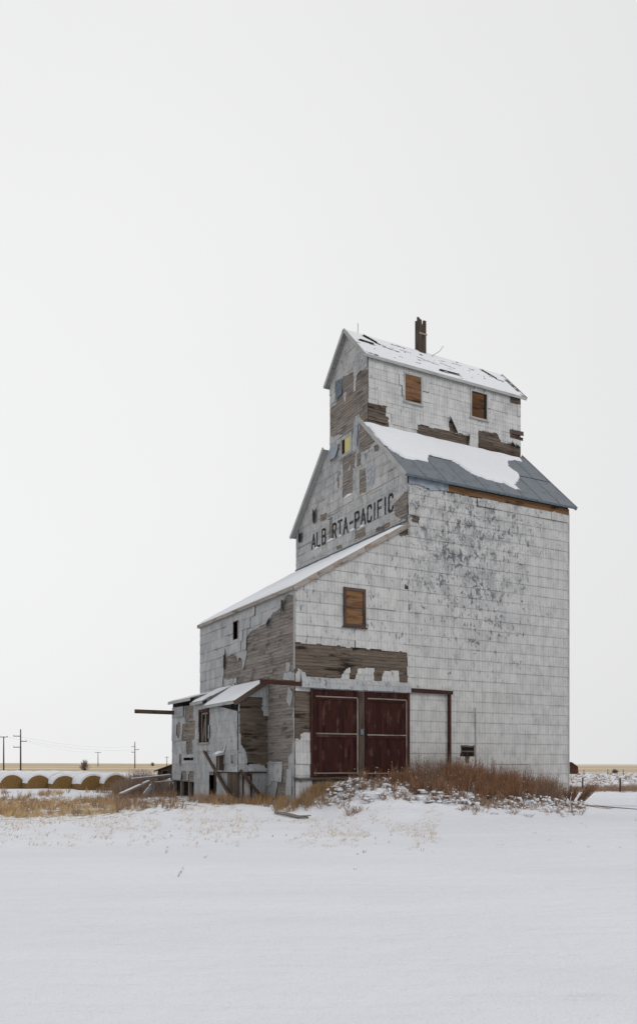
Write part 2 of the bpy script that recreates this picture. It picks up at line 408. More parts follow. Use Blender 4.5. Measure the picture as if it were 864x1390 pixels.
def siding(name, P, outline, mat, parent, h=.145, holes=(), flip=False, thick=0):
    mb = MB(); a0 = min(p[0] for p in outline); a1 = max(p[0] for p in outline)
    b = min(p[1] for p in outline); b1 = max(p[1] for p in outline)
    while b < b1:
        a = a0-random.random()*2
        while a < a1:
            w = random.uniform(1.8, 4.2); r = random.random()
            cells = [rect(a, a+w, b, b+h)]
            for H in holes:
                nc = []
                for c in cells:
                    (x0, y0), (x1, y1) = c[0], c[2]
                    hx0, hy0, hx1, hy1 = H
                    if x1 <= hx0 or x0 >= hx1 or y1 <= hy0 or y0 >= hy1: nc.append(c); continue
                    if x0 < hx0: nc.append(rect(x0, hx0, y0, y1))
                    if x1 > hx1: nc.append(rect(hx1, x1, y0, y1))
                    x0, x1 = max(x0, hx0), min(x1, hx1)
                    if y0 < hy0: nc.append(rect(x0, x1, y0, hy0))
                    if y1 > hy1: nc.append(rect(x0, x1, hy1, y1))
                cells = nc
            jit = random.uniform(0, .006)
            for c in cells:
                pl = clip(c, outline)
                if len(pl) >= 3:
                    o = lambda q: .003+jit+.015*(1-(q[1]-b)/h)
                    mb.face([P(q[0], q[1], o(q)) for q in pl], [tuple(q) for q in pl], r)
                    lo = [q for q in pl if abs(q[1]-b) < 1e-6]
                    if len(lo) == 2: mb.face([P(lo[0][0], b, .018+jit), P(lo[1][0], b, .018+jit), P(lo[1][0], b, 0), P(lo[0][0], b, 0)], None, r)
            a += w+.004
        b += h
    return mb.build(name, mat, parent)
def cladding(name, P, outline, mat, parent, torn=(), keep=(), holes=(), row=.48, tw=.65, cell=.045, lip=.016, base=.024, seed=0, rag=.07, lift=.4):
    rs = random.Random(seed); mb = MB()
    a0 = min(p[0] for p in outline); a1 = max(p[0] for p in outline); b0 = min(p[1] for p in outline); b1 = max(p[1] for p in outline)
    polys = [(p, min(q[0] for q in p)-.15, max(q[0] for q in p)+.15, min(q[1] for q in p)-.15, max(q[1] for q in p)+.15) for p in torn]
    kp = list(keep)
    def gone(x, y):
        for H in holes:
            if H[0] < x < H[2] and H[1] < y < H[3]: return True
        nx = x+rag*noise.noise(Vector((x*2.2, y*2.2, seed)))+.4*rag*noise.noise(Vector((x*9, y*9, seed))); ny = y+rag*noise.noise(Vector((x*2.2+9, y*2.2, seed)))
        for p in kp:
            if inpoly(nx, ny, p): return False
        for p, x0, x1, y0, y1 in polys:
            if x0 < x < x1 and y0 < y < y1 and inpoly(nx, ny, p): return True
        return False
    jb = math.floor(b0/row); k = jb
    while k*row < b1:
        b = k*row; a = a0-rs.random()*tw
        while a < a1:
            w = tw*rs.choice((1, 1, 1, 1.6, .7)); r = rs.random(); t1 = rs.uniform(0, .006); t2 = rs.uniform(-.004, .008)
            big = rect(a, min(a+w, a1+.001), b, b+row)
            off = lambda x, y: base+t1+lip*(1-(y-b)/row)+t2*((x-a)/w)
            near = any(not (a+w < x0 or a > x1 or b+row < y0 or b > y1) for p, x0, x1, y0, y1 in polys) or \
                any(not (a+w < H[0] or a > H[2] or b+row < H[1] or b > H[3]) for H in holes)
            if near and rs.random() < lift: t2 += rs.choice((-1, 1))*rs.uniform(.015, .06); t1 += abs(min(t2, 0))
            if near:
                na = max(1, round(w/cell)); nb = max(1, round(row/cell)); da = w/na; db = row/nb
                occ = [[not gone(a+(i+.5)*da, b+(j+.5)*db) for j in range(nb)] for i in range(na)]
                cells = []
                for i in range(na):
                    j = 0
                    while j < nb:
                        if not occ[i][j]: j += 1; continue
                        j2 = j
                        while j2 < nb and occ[i][j2]: j2 += 1
                        cells.append(rect(a+i*da, a+(i+1)*da, b+j*db, b+j2*db)); j = j2
            else: cells = [big]
            for c in cells:
                pl = clip(c, outline)
                if len(pl) < 3: continue
                mb.face([P(q[0], q[1], off(*q)) for q in pl], [tuple(q) for q in pl], r)
                for i in range(len(pl)):
                    p_, q_ = pl[i], pl[(i+1) % len(pl)]
                    if len(cells) > 1 or abs(p_[1]-q_[1]) < 1e-6 and abs(p_[1]-b) < 1e-6:
                        if len(cells) > 1 and abs(p_[0]-q_[0]) < 1e-6:
                            pass
                        mb.face([P(*p_, off(*p_)), P(*q_, off(*q_)), P(*q_, max(off(*q_)-.014, .004)), P(*p_, max(off(*p_)-.014, .004))], [p_, q_, q_, p_], r)
            a += w+.003
        k += 1
    return mb.build(name, mat, parent)
FL = []
def flap(mb, P, pts, lift, n=6, base=.045):
    mb = MB(); FL.append(mb)
    """a loose corner of tin: quad a-b-c-d, edge a-b stays on the wall, c-d curls out by lift"""
    a, b, c, d = [Vector((*p, 0)) for p in pts]
    r = random.random(); prev = None
    for i in range(n+1):
        t = i/n; p = a.lerp(d, t); q = b.lerp(c, t); o = base+lift*t*t
        cur = (P(p.x, p.y, o), P(q.x, q.y, o*.9), (p.x, p.y), (q.x, q.y))
        if prev: mb.face([prev[0], prev[1], cur[1], cur[0]], [prev[2], prev[3], cur[3], cur[2]], r)
        prev = cur
def slab(name, mask, P, a0, a1, b0, b1, cell, th, mat, parent, soft=0, base=.004):
    """cell-cut layer (snow on a roof): welded top with rounded rims"""
    na = round((a1-a0)/cell); nb = round((b1-b0)/cell); da = (a1-a0)/na; db = (b1-b0)/nb
    occ = {(i, j) for i in range(na) for j in range(nb) if mask(a0+(i+.5)*da, b0+(j+.5)*db)}
    mb = MB(); idx = {}
    def vid(i, j):
        if (i, j) not in idx:
            full = sum((i+p, j+q) in occ for p in (-1, 0) for q in (-1, 0))
            f2 = sum((i+p, j+q) in occ for p in (-2, -1, 0, 1) for q in (-2, -1, 0, 1))
            x = a0+i*da; y = b0+j*db
            hgt = base if full < 4 else base+th*(.35+.65*max(0, (f2-9)/7))*(1+.35*noise.noise(Vector((x*1.5, y*1.5, 2))))
            idx[(i, j)] = len(mb.v); mb.v.append(P(x, y, hgt))
            mb._uv = getattr(mb, '_uv', {}); mb._uv[idx[(i, j)]] = (x, y)
        return idx[(i, j)]
    for (i, j) in sorted(occ):
        f = (vid(i, j), vid(i+1, j), vid(i+1, j+1), vid(i, j+1)); mb.f.append(f); mb.uv += [mb._uv[k] for k in f]; mb.r.append(.5)
    return mb.build(name, mat, parent, smooth=True)

# ================================================================== THE GRAIN ELEVATOR
EL = empty('grain_elevator', A0, TH)
tag(EL, 'tall abandoned wooden grain elevator clad in peeling white tin above red sliding doors', 'grain elevator')
XR, YB = 15.22, 10.83      # main body corners
GX = 5.59                  # gable plane
RK = .985; RZ0 = 12.97    # main roof: z at y=0 and rise
YM = 5.33                  # ridge line
def rz(y): return RZ0+RK*y if y < YM else RZ0+RK*(2*YM-y)
RIDGE = rz(YM)
# ---- main body front wall
torn_f = [[(5.83, 11.07), (6.19, 11.02), (6.19, 10.69), (5.79, 10.74)], [(7.74, 12.9), (15.3, 12.9), (15.3, 12.42), (12, 12.45), (10, 12.38), (7.74, 12.36)],
          [(5.5, 12.9), (7.8, 12.9), (7.8, 12.38), (6.67, 12.30), (6.27, 12.43), (5.95, 12.47), (5.5, 12.42)],
          [(8.5, .86), (9.31, .86), (9.31, .35), (9.05, .33), (8.95, 0.0), (8.8, .0), (8.78, .33), (8.5, .35)]]
w = siding('body_wall', front(0), rect(GX, XR, -2.8, 12.93), M['siding_dark'], EL)
cladding('cladding', front(0), rect(GX+.0, XR, -2.6, 12.52), M['clad_front'], w, torn_f, seed=1, tw=2.3)
# ---- eave beam, corner trims
MB().box(7.7, XR+.02, -.075, -.012, 12.40+E, 12.68+E).build('eave_beam', M['orange_wood'], EL)
fz = MB(); P0 = front(-.0)
for i in range(8):
    a = 5.62+i*.27; dz = [0, .02, .0, -.05, -.12, -.08, -.03, -.02][i]
    fz.box(a, a+.268, -.085, -.03, 12.36+dz+.06+E, 12.72+E)
fz.build('eave_flashing', M['zinc'], EL)
MB().box(XR-.02, XR+.06, -.06, .03, -2.6+E, 12.45+E).build('corner_trim', M['trim_grey'], EL)
MB().box(9.33, 9.38, -.075, -.045, -.6+E, 2.62+E).build('batten', M['trim_grey'], EL)
ht = empty('hatch', (0, 0, 0), 0, EL)
MB().box(8.52, 9.29, -.034, -.022, .37+E, .84+E).build('hatch_board', M['black'], ht)
f = MB(); f.box(8.52, 9.29, -.06, -.035, .78+E, .85+E); f.box(8.52, 9.29, -.06, -.035, .55+E, .62+E); f.build('hatch_slat', M['siding_dark'], ht)
# ---- right, back walls of main body
w = siding('end_wall', right(XR), [(0, -2.6), (YB, -2.6), (YB, 12.75), (2*YM-3.3, 16.2), (3.3, 16.2), (0, 12.9)], M['siding'], EL)
cladding('cladding', right(XR), [(0, -2.6), (YB, -2.6), (YB, 12.75), (2*YM-3.3, 16.2), (3.3, 16.2), (0, 12.9)], M['clad_left'], w, seed=4)
w = siding('rear_wall', back(YB), rect(GX, XR, -2.6, 12.6), M['siding'], EL)
cladding('cladding', back(YB), rect(GX, XR, -2.6, 12.6), M['clad_left'], w, seed=5)
# ---- gable wall with the painted name (below the roof line and joined with the cupola's end wall)
CY0, CY1, CZT = 3.32, 6.98, 19.58; CYM = (CY0+CY1)/2; CK = 1.04
CAP = CZT+CK*(CYM-CY0)
ZC = rz(CY0)
g_out = [(0, 7), (YB, 7), (YB, rz(YB)), (2*YM-CY0, ZC), (CY0, ZC), (0, RZ0)]
torn_g = [[(4.06, 16.79), (3.38, 16.12), (2.41, 15.19), (2.99, 15.18), (3.12, 15.01), (4.06, 15.11), (4.13, 15.96)],
          rect(4.69, 5.62, 13.36, 14.6), [(5.3, 14.5), (5.62, 14.5), (5.75, 15.3), (4.7, 15.35), (4.8, 14.9)], rect(3.45, 4.06, 13.08, 14.22), rect(6.72, 7.08, 11.6, 12.75),
          rect(3.52, 4.48, 10.95, 11.4), rect(8.38, 8.78, 12.81, 13.6), rect(7.29, 8.01, 12.75, 13.1), rect(10.0, 10.5, 12.2, 12.7),
          [(1.11, 11.83), (0.11, 12.1), (-.03, 12.07), (-.03, 10.73), (0.99, 11.26)], [(7.0, 16.4), (5.9, 16.3), (5.9, 15.9), (6.9, 15.6)], rect(3.9, 4.3, 14.5, 15.1), rect(2.3, 2.75, 14.7, 15.0), [(4.4, 15.3), (4.8, 15.3), (4.9, 14.6), (4.5, 14.5)], rect(5.7, 6.3, 10.9, 11.1), rect(1.4, 2.6, 10.85, 11.05), rect(6.0, 6.2, 14.0, 14.7)]
gw = siding('gable_wall', left(GX), g_out, M['siding_warm'], EL)
cladding('cladding', left(GX), [(0, 10.5), (YB, 10.5), (YB, rz(YB)), (2*YM-CY0, ZC), (CY0, ZC), (0, RZ0)], M['clad_gable'], gw, torn_g, holes=[(4.78, 15.43, 5.82, 16.39)], seed=8, lip=.010, base=.016, lift=0)
# painted lettering: strokes in a 5x9 box
GL = {
 'A': [[(0, 0), (2.5, 9), (5, 0)], [(.9, 3), (4.1, 3)]], 'L': [[(0.3, 9), (0.3, 0), (4.4, 0)]],
 'B': [[(0.3, 0), (.3, 9), (3.4, 9), (4.4, 8), (4.4, 5.8), (3.5, 4.8), (.3, 4.8)], [(3.5, 4.8), (4.6, 3.8), (4.6, 1), (3.6, 0), (.3, 0)]],
 'R': [[(0.3, 0), (.3, 9), (3.4, 9), (4.4, 8), (4.4, 5.6), (3.4, 4.5), (.3, 4.5)], [(2.6, 4.5), (4.6, 0)]],
 'T': [[(0, 9), (5, 9)], [(2.5, 9), (2.5, 0)]], '-': [[(.6, 4.5), (4.2, 4.5)]],
 'P': [[(0.3, 0), (.3, 9), (3.4, 9), (4.4, 8), (4.4, 5.4), (3.4, 4.3), (.3, 4.3)]],
 'C': [[(4.5, 7), (4.5, 8), (3.6, 9), (1.4, 9), (.4, 8), (.4, 1), (1.4, 0), (3.6, 0), (4.5, 1), (4.5, 2.2)]],
 'I': [[(2.5, 0), (2.5, 9)]], 'F': [[(0.3, 0), (.3, 9), (4.5, 9)], [(.3, 4.8), (3.6, 4.8)]],
}
lm = NT('worn_black_lettering', .8, .1)
wear = lm.noise(lm.uv, (7, 12, 1), 5, rough=.7)
lm.done(lm.mix(lm.ramp(wear, .55, .68), (.035, .037, .042), (.36, .36, .36)))
tx = MB()
def stroke(a, b, w, P, o):
    a = Vector(a); b = Vector(b); d = (b-a).normalized(); n_ = Vector((-d.y, d.x))*w/2; a = a-d*w*.3; b = b+d*w*.3
    k = max(1, round((b-a).length/.12)); r = random.random()
    for i in range(k):
        p = a.lerp(b, i/k); q = a.lerp(b, (i+1)/k); c = [p-n_, q-n_, q+n_, p+n_]
        tx.face([P(t.x, t.y, o) for t in c], [tuple(t) for t in c], r)
word = 'ALB RTA-PACIFIC'; y_start, y_end = 9.02, 1.02; n_ = len(word); adv = {'I': .62, '-': .95}
tot = sum(adv.get(c, 1) for c in word); unit = (y_start-y_end)/tot; cur = y_start; ly0 = 11.55; lh = .74
for c in word:
    wd = unit*adv.get(c, 1)
    if c in GL:
        sx = unit*.70/5; x0 = cur-(wd-unit*.70)/2 if c != 'I' else cur-wd/2+2.5*sx
        for ki, st in enumerate(GL[c]):
            for (p, q) in zip(st, st[1:]):
                hh = lh/9
                if c == 'L' and q == (4.4, 0) : pass
                stroke((x0-p[0]*sx, ly0+p[1]*hh), (x0-q[0]*sx, ly0+q[1]*hh), .12, left(GX), .0385+.0015*ki)
    cur -= wd
tx.build('lettering', lm.m, gw)
# ---- cupola
c_out = [(CY0, ZC), (CY1, ZC), (CY1, CZT), (CYM, CAP), (CY0, CZT)]
torn_c = [[(5.69, 19.47), (4.62, 19.31), (4.55, 18.24), (4.34, 18.26), (4.34, 19.05), (3.52, 18.96), (3.2, 18.79), (3.2, 16.2), (4.06, 16.2), (5.0, 16.3), (5.92, 16.65), (6.9, 16.88), (7.2, 16.94), (7.2, 18.3), (6.37, 18.4), (5.69, 18.87)]]
keep_c = [[(4.05, 17.0), (4.05, 15.8), (4.45, 15.8), (4.3, 17.0)], [(5.3, 18.6), (5.6, 18.6), (5.55, 18.2), (5.3, 18.1)]]
cw = siding('cupola_end_wall', left(GX), c_out, M['siding_warm'], EL)
cladding('cladding', left(GX), c_out, M['clad_gable'], cw, torn_c, keep_c, holes=[(4.78, 15.3, 5.82, 16.39)], seed=12, row=.5, lip=.012, base=.016)
torn_cf = [[(8.46, 16.8), (10.36, 16.8), (11.68, 16.83), (11.68, 16.2), (8.46, 16.2)], [(10.36, 17.29), (10.55, 17.66), (10.97, 16.84), (10.36, 16.8)],
           [(12.26, 17.24), (13.53, 17.3), (13.83, 16.93), (14.84, 16.96), (15.3, 16.86), (15.3, 16.1), (12.26, 16.1)],
           [(14.38, 19.56), (15.3, 19.57), (15.3, 19.13), (14.38, 19.09)], [(14.5, 17.72), (15.3, 17.69), (15.3, 17.26), (14.5, 17.25)],
           [(5.4, 17.27), (6.58, 17.29), (6.58, 16.86), (6.77, 16.79), (6.77, 16.2), (5.4, 16.2)]]
CXR = 15.12
w = siding('cupola_wall', front(CY0), rect(GX, CXR, 15.9, CZT), M['siding_dark'], EL)
cladding('cladding', front(CY0), rect(GX, CXR, 16, CZT), M['clad_cupola'], w, torn_cf, holes=[(7.64, 17.77, 8.70, 19.18), (11.76, 17.82, 12.86, 19.23)], seed=15, row=.5, tw=.68)
w = siding('cupola_wall', back(CY1), rect(GX, CXR, 15.9, CZT), M['siding'], EL)
cladding('cladding', back(CY1), rect(GX, CXR, 16, CZT), M['clad_left'], w, seed=16, row=.5)
w = siding('cupola_end_wall', right(CXR), c_out, M['siding'], EL)
cladding('cladding', right(CXR), c_out, M['clad_left'], w, seed=17, row=.5)
lb = MB(); lb.beam((14.4, CY0-.06, 17.35+E), (15.26, CY0-.06, 17.31+E), .03, .16); lb.beam((14.36, CY0-.07, 17.57+E), (15.28, CY0-.08, 17.60+E), .03, .22)
lb.beam((12.3, CY0-.05, 16.46+E), (15.08, CY0-.06, 16.44+E), .03, .18)
lb.build('loose_board', M['beam'], EL)
fl = MB(); Pc = front(CY0)
flap(fl, Pc, [(10.6, 17.7), (11.0, 16.85), (10.85, 16.8), (10.35, 17.55)][::1], .15)
flap(fl, Pc, [(11.75, 16.85), (11.75, 16.35), (11.55, 16.4), (11.6, 17.1)], .2)
flap(fl, Pc, [(14.55, 17.2), (14.8, 17.2), (14.7, 16.8), (14.5, 16.95)], .15)
for q_ in FL: q_.build('peeled_tin', M['clad_cupola'], EL)
FL.clear()
# ---- roofs
def gable_roof(name, x0, x1, ym, k, zr, ye0, ye1, th, mat, cut=None):
    """two slopes with thickness; zr = ridge z (top of deck)"""
    mb = MB()
    zl, zh = zr-k*(ym-ye0), zr-k*(ye1-ym)
    if cut:
        for (ya, yb, za) in ((ye0, cut[0], zl), (ye1, cut[1], zh)):
            zb = zr-k*abs(ym-yb)
            mb.hexa([(x0, ya, za-th+E), (x1, ya, za-th+E), (x1, yb, zb-th+E), (x0, yb, zb-th+E), (x0, ya, za+E), (x1, ya, za+E), (x1, yb, zb+E), (x0, yb, zb+E)], .5)
        return mb.build(name, mat, EL)
    mb.hexa([(x0, ye0, zl-th+E), (x1, ye0, zl-th+E), (x1, ym, zr-th+E), (x0, ym, zr-th+E), (x0, ye0, zl+E), (x1, ye0, zl+E), (x1, ym, zr+E), (x0, ym, zr+E)], .5)
    mb.hexa([(x0, ym, zr-th+E), (x1, ym, zr-th+E), (x1, ye1, zh-th+E), (x0, ye1, zh-th+E), (x0, ym, zr+E), (x1, ym, zr+E), (x1, ye1, zh+E), (x0, ye1, zh+E)], .5)
    return mb.build(name, mat, EL)
mr = gable_roof('roof', GX-.30, XR+.34, YM, RK, RIDGE+.06, -.26, 11.02, .07, M['roofing'], (3.36, 7.30))
# seams of the roof sheets, ridge strip and rake boards
sm = MB()
for i in range(9):
    x = GX+.8+i*1.15
    sm.beam((x, -.26, rz(-.26)+.066+E), (x, 3.2, rz(3.2)+.066+E), .035, .012)
for (ys_, x0, x1) in ((1.55, GX-.3, XR+.34),):
    sm.beam((x0, ys_, rz(ys_)+.068+E), (x1, ys_, rz(ys_)+.068+E), .05, .014)
sm.build('sheet_seam', M['slate'], mr)
for ye, yt in ((-.26, 3.7), (11.02, 7.2)):
    for xx in (GX-.30, XR+.34):
        MB().beam((xx, ye, rz(ye)-.02+E), (xx, yt if xx < 9 else min(max(yt, 3.3), 7.3), rz(yt)-.02+E), .035, .18).build('rake_board', M['trim_grey'], mr)
MB().box(GX-.30, GX-.0, 3.36, 3.75, rz(3.36)-.05+E, rz(3.36)+.06+E)
for (ya, yb) in ((-.25, 3.6), (11.0, 7.25)):
    MB().hexa([(GX-.29, ya, rz(ya)-.045+E), (GX-.03, ya, rz(ya)-.045+E), (GX-.03, yb, rz(yb)-.045+E), (GX-.29, yb, rz(yb)-.045+E), (GX-.29, ya, rz(ya)-.02+E), (GX-.03, ya, rz(ya)-.02+E), (GX-.03, yb, rz(yb)-.02+E), (GX-.29, yb, rz(yb)-.02+E)]).build('soffit', M['trim_grey'], mr)
MB().beam((GX-.3, -.27, rz(-.26)-.01+E), (XR+.34, -.27, rz(-.26)-.0+E), .03, .10).build('eave_edge', M['slate'], mr)
SN = [(5.46, 3.3), (5.38, 2.2), (5.55, 1.3), (6.0, 0.91), (6.7, .93), (7.43, 1.02), (7.75, 1.5), (7.95, 1.66), (8.94, 1.52), (9.2, 1.56), (9.5, 1.3), (9.77, 0.75), (10.78, 0.55), (11.59, 0.53), (12.0, .2), (12.35, 0.30), (12.3, 0.6), (12.8, 1.0), (13.43, 1.43), (13.5, 1.75), (13.25, 2.1), (13.55, 2.6), (14.1, 2.85), (15.2, 3.3)]
def Pm(a, b, o=0): return (a, b-o*.7, rz(b)+.064+o*.7+E)
slab('snow', lambda x, y: inpoly(x+.09*noise.noise(Vector((x*3, y*3, 0))), y+.09*noise.noise(Vector((x*3, y*3, 7))), SN) or (y > 3.0 and x < 15) , Pm, 5.3, 15.5, .0, 3.32, .055, .085, M['snow'], mr)
def Pmb(a, b, o=0): return (a, b+o*.7, rz(b)+.064+o*.7+E)
slab('snow', lambda x, y: noise.noise(Vector((x*.4, y*.5, 3))) > -.1, Pmb, 5.3, 15.5, 7.4, 11.0, .12, .05, M['snow'], mr)
CR = CAP+.10
cr = gable_roof('cupola_roof', GX-.28, CXR+.30, CYM, CK, CR, CY0-.17, CY1+.14, .07, M['shingle'])
def crz(y): return CR-CK*abs(y-CYM)
slits = [((6.35, 5.0), (7.0, 4.5), .06), ((7.12, 4.39), (8.03, 4.31), .04), ((9.95, 3.52), (11.3, 3.56), .055), ((13.8, 5.0), (14.5, 4.35), .045), ((5.7, 4.35), (6.6, 4.30), .04), ((9.2, 4.35), (10.3, 4.1), .03), ((10.58, 4.4), (11.5, 4.22), .03), ((8.0, 4.95), (8.8, 4.9), .025), ((11.6, 4.8), (12.4, 4.75), .02), ((14.4, 4.35), (14.9, 4.35), .05), ((8.3, 4.6), (8.9, 4.55), .03), ((6.3, 4.95), (7.3, 4.45), .05)]
def cmask(x, y):
    if noise.noise(Vector((x*1.6, y*5, 4)))+.5*noise.noise(Vector((x*5, y*14, 1))) > .60: return False
    if x > 15.15 and noise.noise(Vector((x*3, y*3, 9))) > .0: return False
    for (a, b), (c, d), w_ in slits:
        t = max(0, min(1, ((x-a)*(c-a)+(y-b)*(d-b))/((c-a)**2+(d-b)**2)))
        if math.hypot(x-a-t*(c-a), (y-b-t*(d-b))) < w_*(.7+.8*noise.noise(Vector((x*4, y*4, 0)))+.3): return False
    return True
slab('snow', cmask, lambda a, b, o=0: (a, b-o*.7, crz(b)+.004+o*.7+E), GX-.27, CXR+.29, CY0-.16, CYM, .05, .022, M['snow'], cr)
slab('snow', lambda x, y: True, lambda a, b, o=0: (a, b+o*.7, crz(b)+.004+o*.7+E), GX-.27, CXR+.29, CYM, CY1+.12, .3, .03, M['snow'], cr)
for ye in (CY0-.17, CY1+.14):
    for xx in (GX-.28, CXR+.30): MB().beam((xx, ye, crz(ye)-.05+E), (xx, CYM, CR-.05+E), .04, .17).build('rake_board', M['trim_grey'], cr)
    MB().beam((GX-.32, ye, crz(ye)-.05+E), (CXR+.28, ye, crz(ye)-.05+E), .04, .14).build('eave_board', M['trim_grey'], cr)
sf = MB()   # soffit boards closing the overhang at the gable ends
for (r_, x0, x1, ym, ye0, ye1, k, zt, t_) in ((cr, GX-.27, GX-.03, CYM, CY0-.16, CY1+.13, CK, CR, .09),):
    for a, b in ((ye0, ym), (ym, ye1)):
        za, zb = zt-k*abs(a-ym)-t_, zt-k*abs(b-ym)-t_
        sf.hexa([(x0, a, za-.015+E), (x1, a, za-.015+E), (x1, b, zb-.015+E), (x0, b, zb-.015+E), (x0, a, za+E), (x1, a, za+E), (x1, b, zb+E), (x0, b, zb+E)])
sf.build('soffit', M['underside'], cr)
sb = MB(); 
for (p, q, w_) in (((6.35, 4.95), (6.9, 4.55), .18), ((10.0, 3.55), (11.3, 3.62), .07), ((13.85, 4.95), (14.45, 4.4), .06), ((5.75, 4.36), (6.55, 4.33), .1)):
    sb.beam((p[0], p[1], crz(p[1])+.06+E), (q[0], q[1], crz(q[1])+.05+E), w_, .02)
sb.build('loose_shingle', M['beam'], cr)
# wooden flue on the ridge, lightning spike, loose wire
ch = empty('chimney', (0, 0, 0), 0, EL)
c0, c1 = 9.76, 10.18; cy0, cy1 = CYM-.21, CYM+.21; cz0, cz1 = CR-.4, 23.1
for i, (x0, x1, y0, y1, top) in enumerate(((c0, c1, cy0, cy0+.05, -.12), (c0, c1, cy1-.05, cy1, -.05), (c0, c0+.05, cy0+.052, cy1-.052, .12), (c1-.05, c1, cy0+.052, cy1-.052, .02))):
    b_ = MB()
    k = 3
    for j in range(k):
        if x1-x0 > y1-y0: b_.box(x0+(x1-x0)*j/k, x0+(x1-x0)*(j+1)/k-.004, y0, y1, cz0+E, cz1+top+(.14 if j != 1 else -.1)+E)
        else: b_.box(x0, x1, y0+(y1-y0)*j/k, y0+(y1-y0)*(j+1)/k-.004, cz0+E, cz1+top+(.0, .1, -.06)[j]+E)
    b_.build('side_board', M['beam'], ch)
MB().box(c0-.03, c1+.03, cy0-.03, cy0-.002, 22.35+E, 22.43+E).build('band', M['trim'], ch)
MB().tube([(GX+.55, CYM, CR-.05+E), (GX+.56, CYM, CR+.5+E)], .012).build('lightning_rod', M['beam'], EL)
MB().tube([(10.4, CYM-.3, crz(CYM-.3)+E), (10.9, CYM-.4, CR+.05+E), (11.1, CYM-.45, CR+.35+E)], .012).build('loose_wire', M['beam'], EL)
# ---- drive shed
SH0, SK = 7.33, (10.62-7.33)/GX
def sz(x): return SH0+SK*x
YS = 10.95
band = [(-0.1, 5.0), (5.55, 4.94), (5.55, 3.0), (-0.1, 3.0)]
header = [(-0.02, 3.2), (-.02, 3.43), (0.11, 3.95), (0.31, 3.85), (0.52, 3.65), (1.35, 3.6), (2.16, 3.60), (2.3, 3.85), (2.43, 4.05), (2.59, 4.09), (2.59, 3.59), (2.81, 3.58), (3.03, 4.11), (3.84, 4.16), (3.82, 3.57), (4.16, 3.57), (4.33, 4.06), (5.08, 4.1), (5.11, 3.55), (5.64, 3.52), (5.64, 3.0), (-.02, 3.0)]
torn_s = [band, [(-.1, 3.2), (0.8, 3.2), (0.8, 1.3), (0.27, 1.29), (0.24, 1.05), (-.1, 1.04)], [(5.43, 7.95), (5.70, 7.94), (5.70, 7.71), (5.39, 7.72)], [(5.2, 10.0), (5.7, 10.2), (5.7, 10.9), (4.9, 10.3)]]
s_out = [(0, -2.3), (GX, -2.3), (GX, sz(GX)), (0, SH0)]
win_s = (2.27, 5.84, 3.37, 7.5)
w = siding('shed_wall', front(0), s_out, M['siding_dark'], EL)
cladding('cladding', front(0), s_out, M['clad_shed'], w, torn_s, [header], holes=[win_s, (.79, -2.3, 5.5, 3.1)], seed=21, tw=1.7, rag=.05)
fl = MB(); Pf = front(0)
flap(fl, Pf, [(3.05, 3.68), (3.6, 3.68), (3.5, 3.84), (3.1, 3.84)], .05)
flap(fl, Pf, [(0.0, 3.2), (.0, 3.7), (.18, 3.9), (.2, 3.4)], .06)
for q_ in FL: q_.build('peeled_tin', M['clad_shed'], EL)
FL.clear()
LW = [(0.51, 7.06), (-.1, 6.9), (-.1, 2.3), (5.31, 2.66), (6.01, 3.72), (6.01, 4.1), (7.64, 4.16), (7.54, 5.69), (7.11, 5.71), (5.84, 5.25), (5.44, 4.91), (4.89, 4.92), (4.8, 5.86), (4.5, 6.06), (3.73, 6.11), (2.58, 6.21), (2.04, 6.51), (1.17, 6.62), (0.83, 6.98)]
LW2 = [(2.6, 3.62), (0.0, 3.41), (0.20, 2.97), (0.05, 2.29), (0.13, 1.9), (0.04, 1.14), (0.27, 0.53), (0.54, 0.23), (0.54, -0.38), (1.1, -0.39), (1.1, 0.05), (2.6, 0.11)]
LW3 = [(1.24, -0.39), (0.54, -0.38), (0.68, -1.46), (1.3, -1.9), (2.94, -1.48), (2.87, -0.96), (2.11, -0.91), (1.96, -0.46)]
KP = [[(0.75, 4.3), (0.4, 4.26), (0.4, 3.8), (-0.1, 3.76), (-0.1, 3.36), (1.03, 3.52), (1.03, 3.89), (0.75, 3.87)], [(4.95, 5.9), (5.35, 5.9), (5.35, 4.5), (4.95, 4.5)], [(6.1, 5.7), (7.4, 5.7), (7.3, 5.2), (6.3, 5.3), (5.8, 4.9), (5.4, 5.2), (5.4, 5.9)]]
l_out = rect(0, YS, -2.4, SH0)
swin = (5.78, 5.92, 6.44, 6.80)
w = siding('shed_side_wall', left(0), l_out, M['siding'], EL, holes=[swin, (4.5, -2.4, 5.3, -.5), (8.0, -2.4, 10.9, -.9)])
cladding('cladding', left(0), l_out, M['clad_left'], w, [LW, LW2, LW3], KP, holes=[swin, (4.5, -2.4, 5.3, -.5), (8.0, -2.4, 10.9, -.9)], seed=25, tw=.75)
fl = MB(); Pl = left(0)
flap(fl, Pl, [(1.25, 6.95), (1.2, 6.55), (.95, 6.3), (.85, 6.9)], .18)
flap(fl, Pl, [(7.55, 5.5), (7.65, 4.6), (7.4, 4.7), (7.35, 5.3)], .14)
flap(fl, Pl, [(5.0, 4.95), (5.3, 4.95), (5.2, 4.4), (5.0, 4.45)], .1)
flap(fl, Pl, [(2.5, 6.3), (2.9, 6.25), (2.6, 6.0), (2.1, 6.35)], .14)
flap(fl, Pl, [(.35, 2.3), (.1, 2.9), (.35, 3.2), (.5, 2.6)], .1)
for q_ in FL: q_.build('peeled_tin', M['clad_left'], EL)
FL.clear()
w = siding('shed_rear_wall', back(YS), s_out, M['siding'], EL)
cladding('cladding', back(YS), s_out, M['clad_left'], w, seed=28, tw=.9)
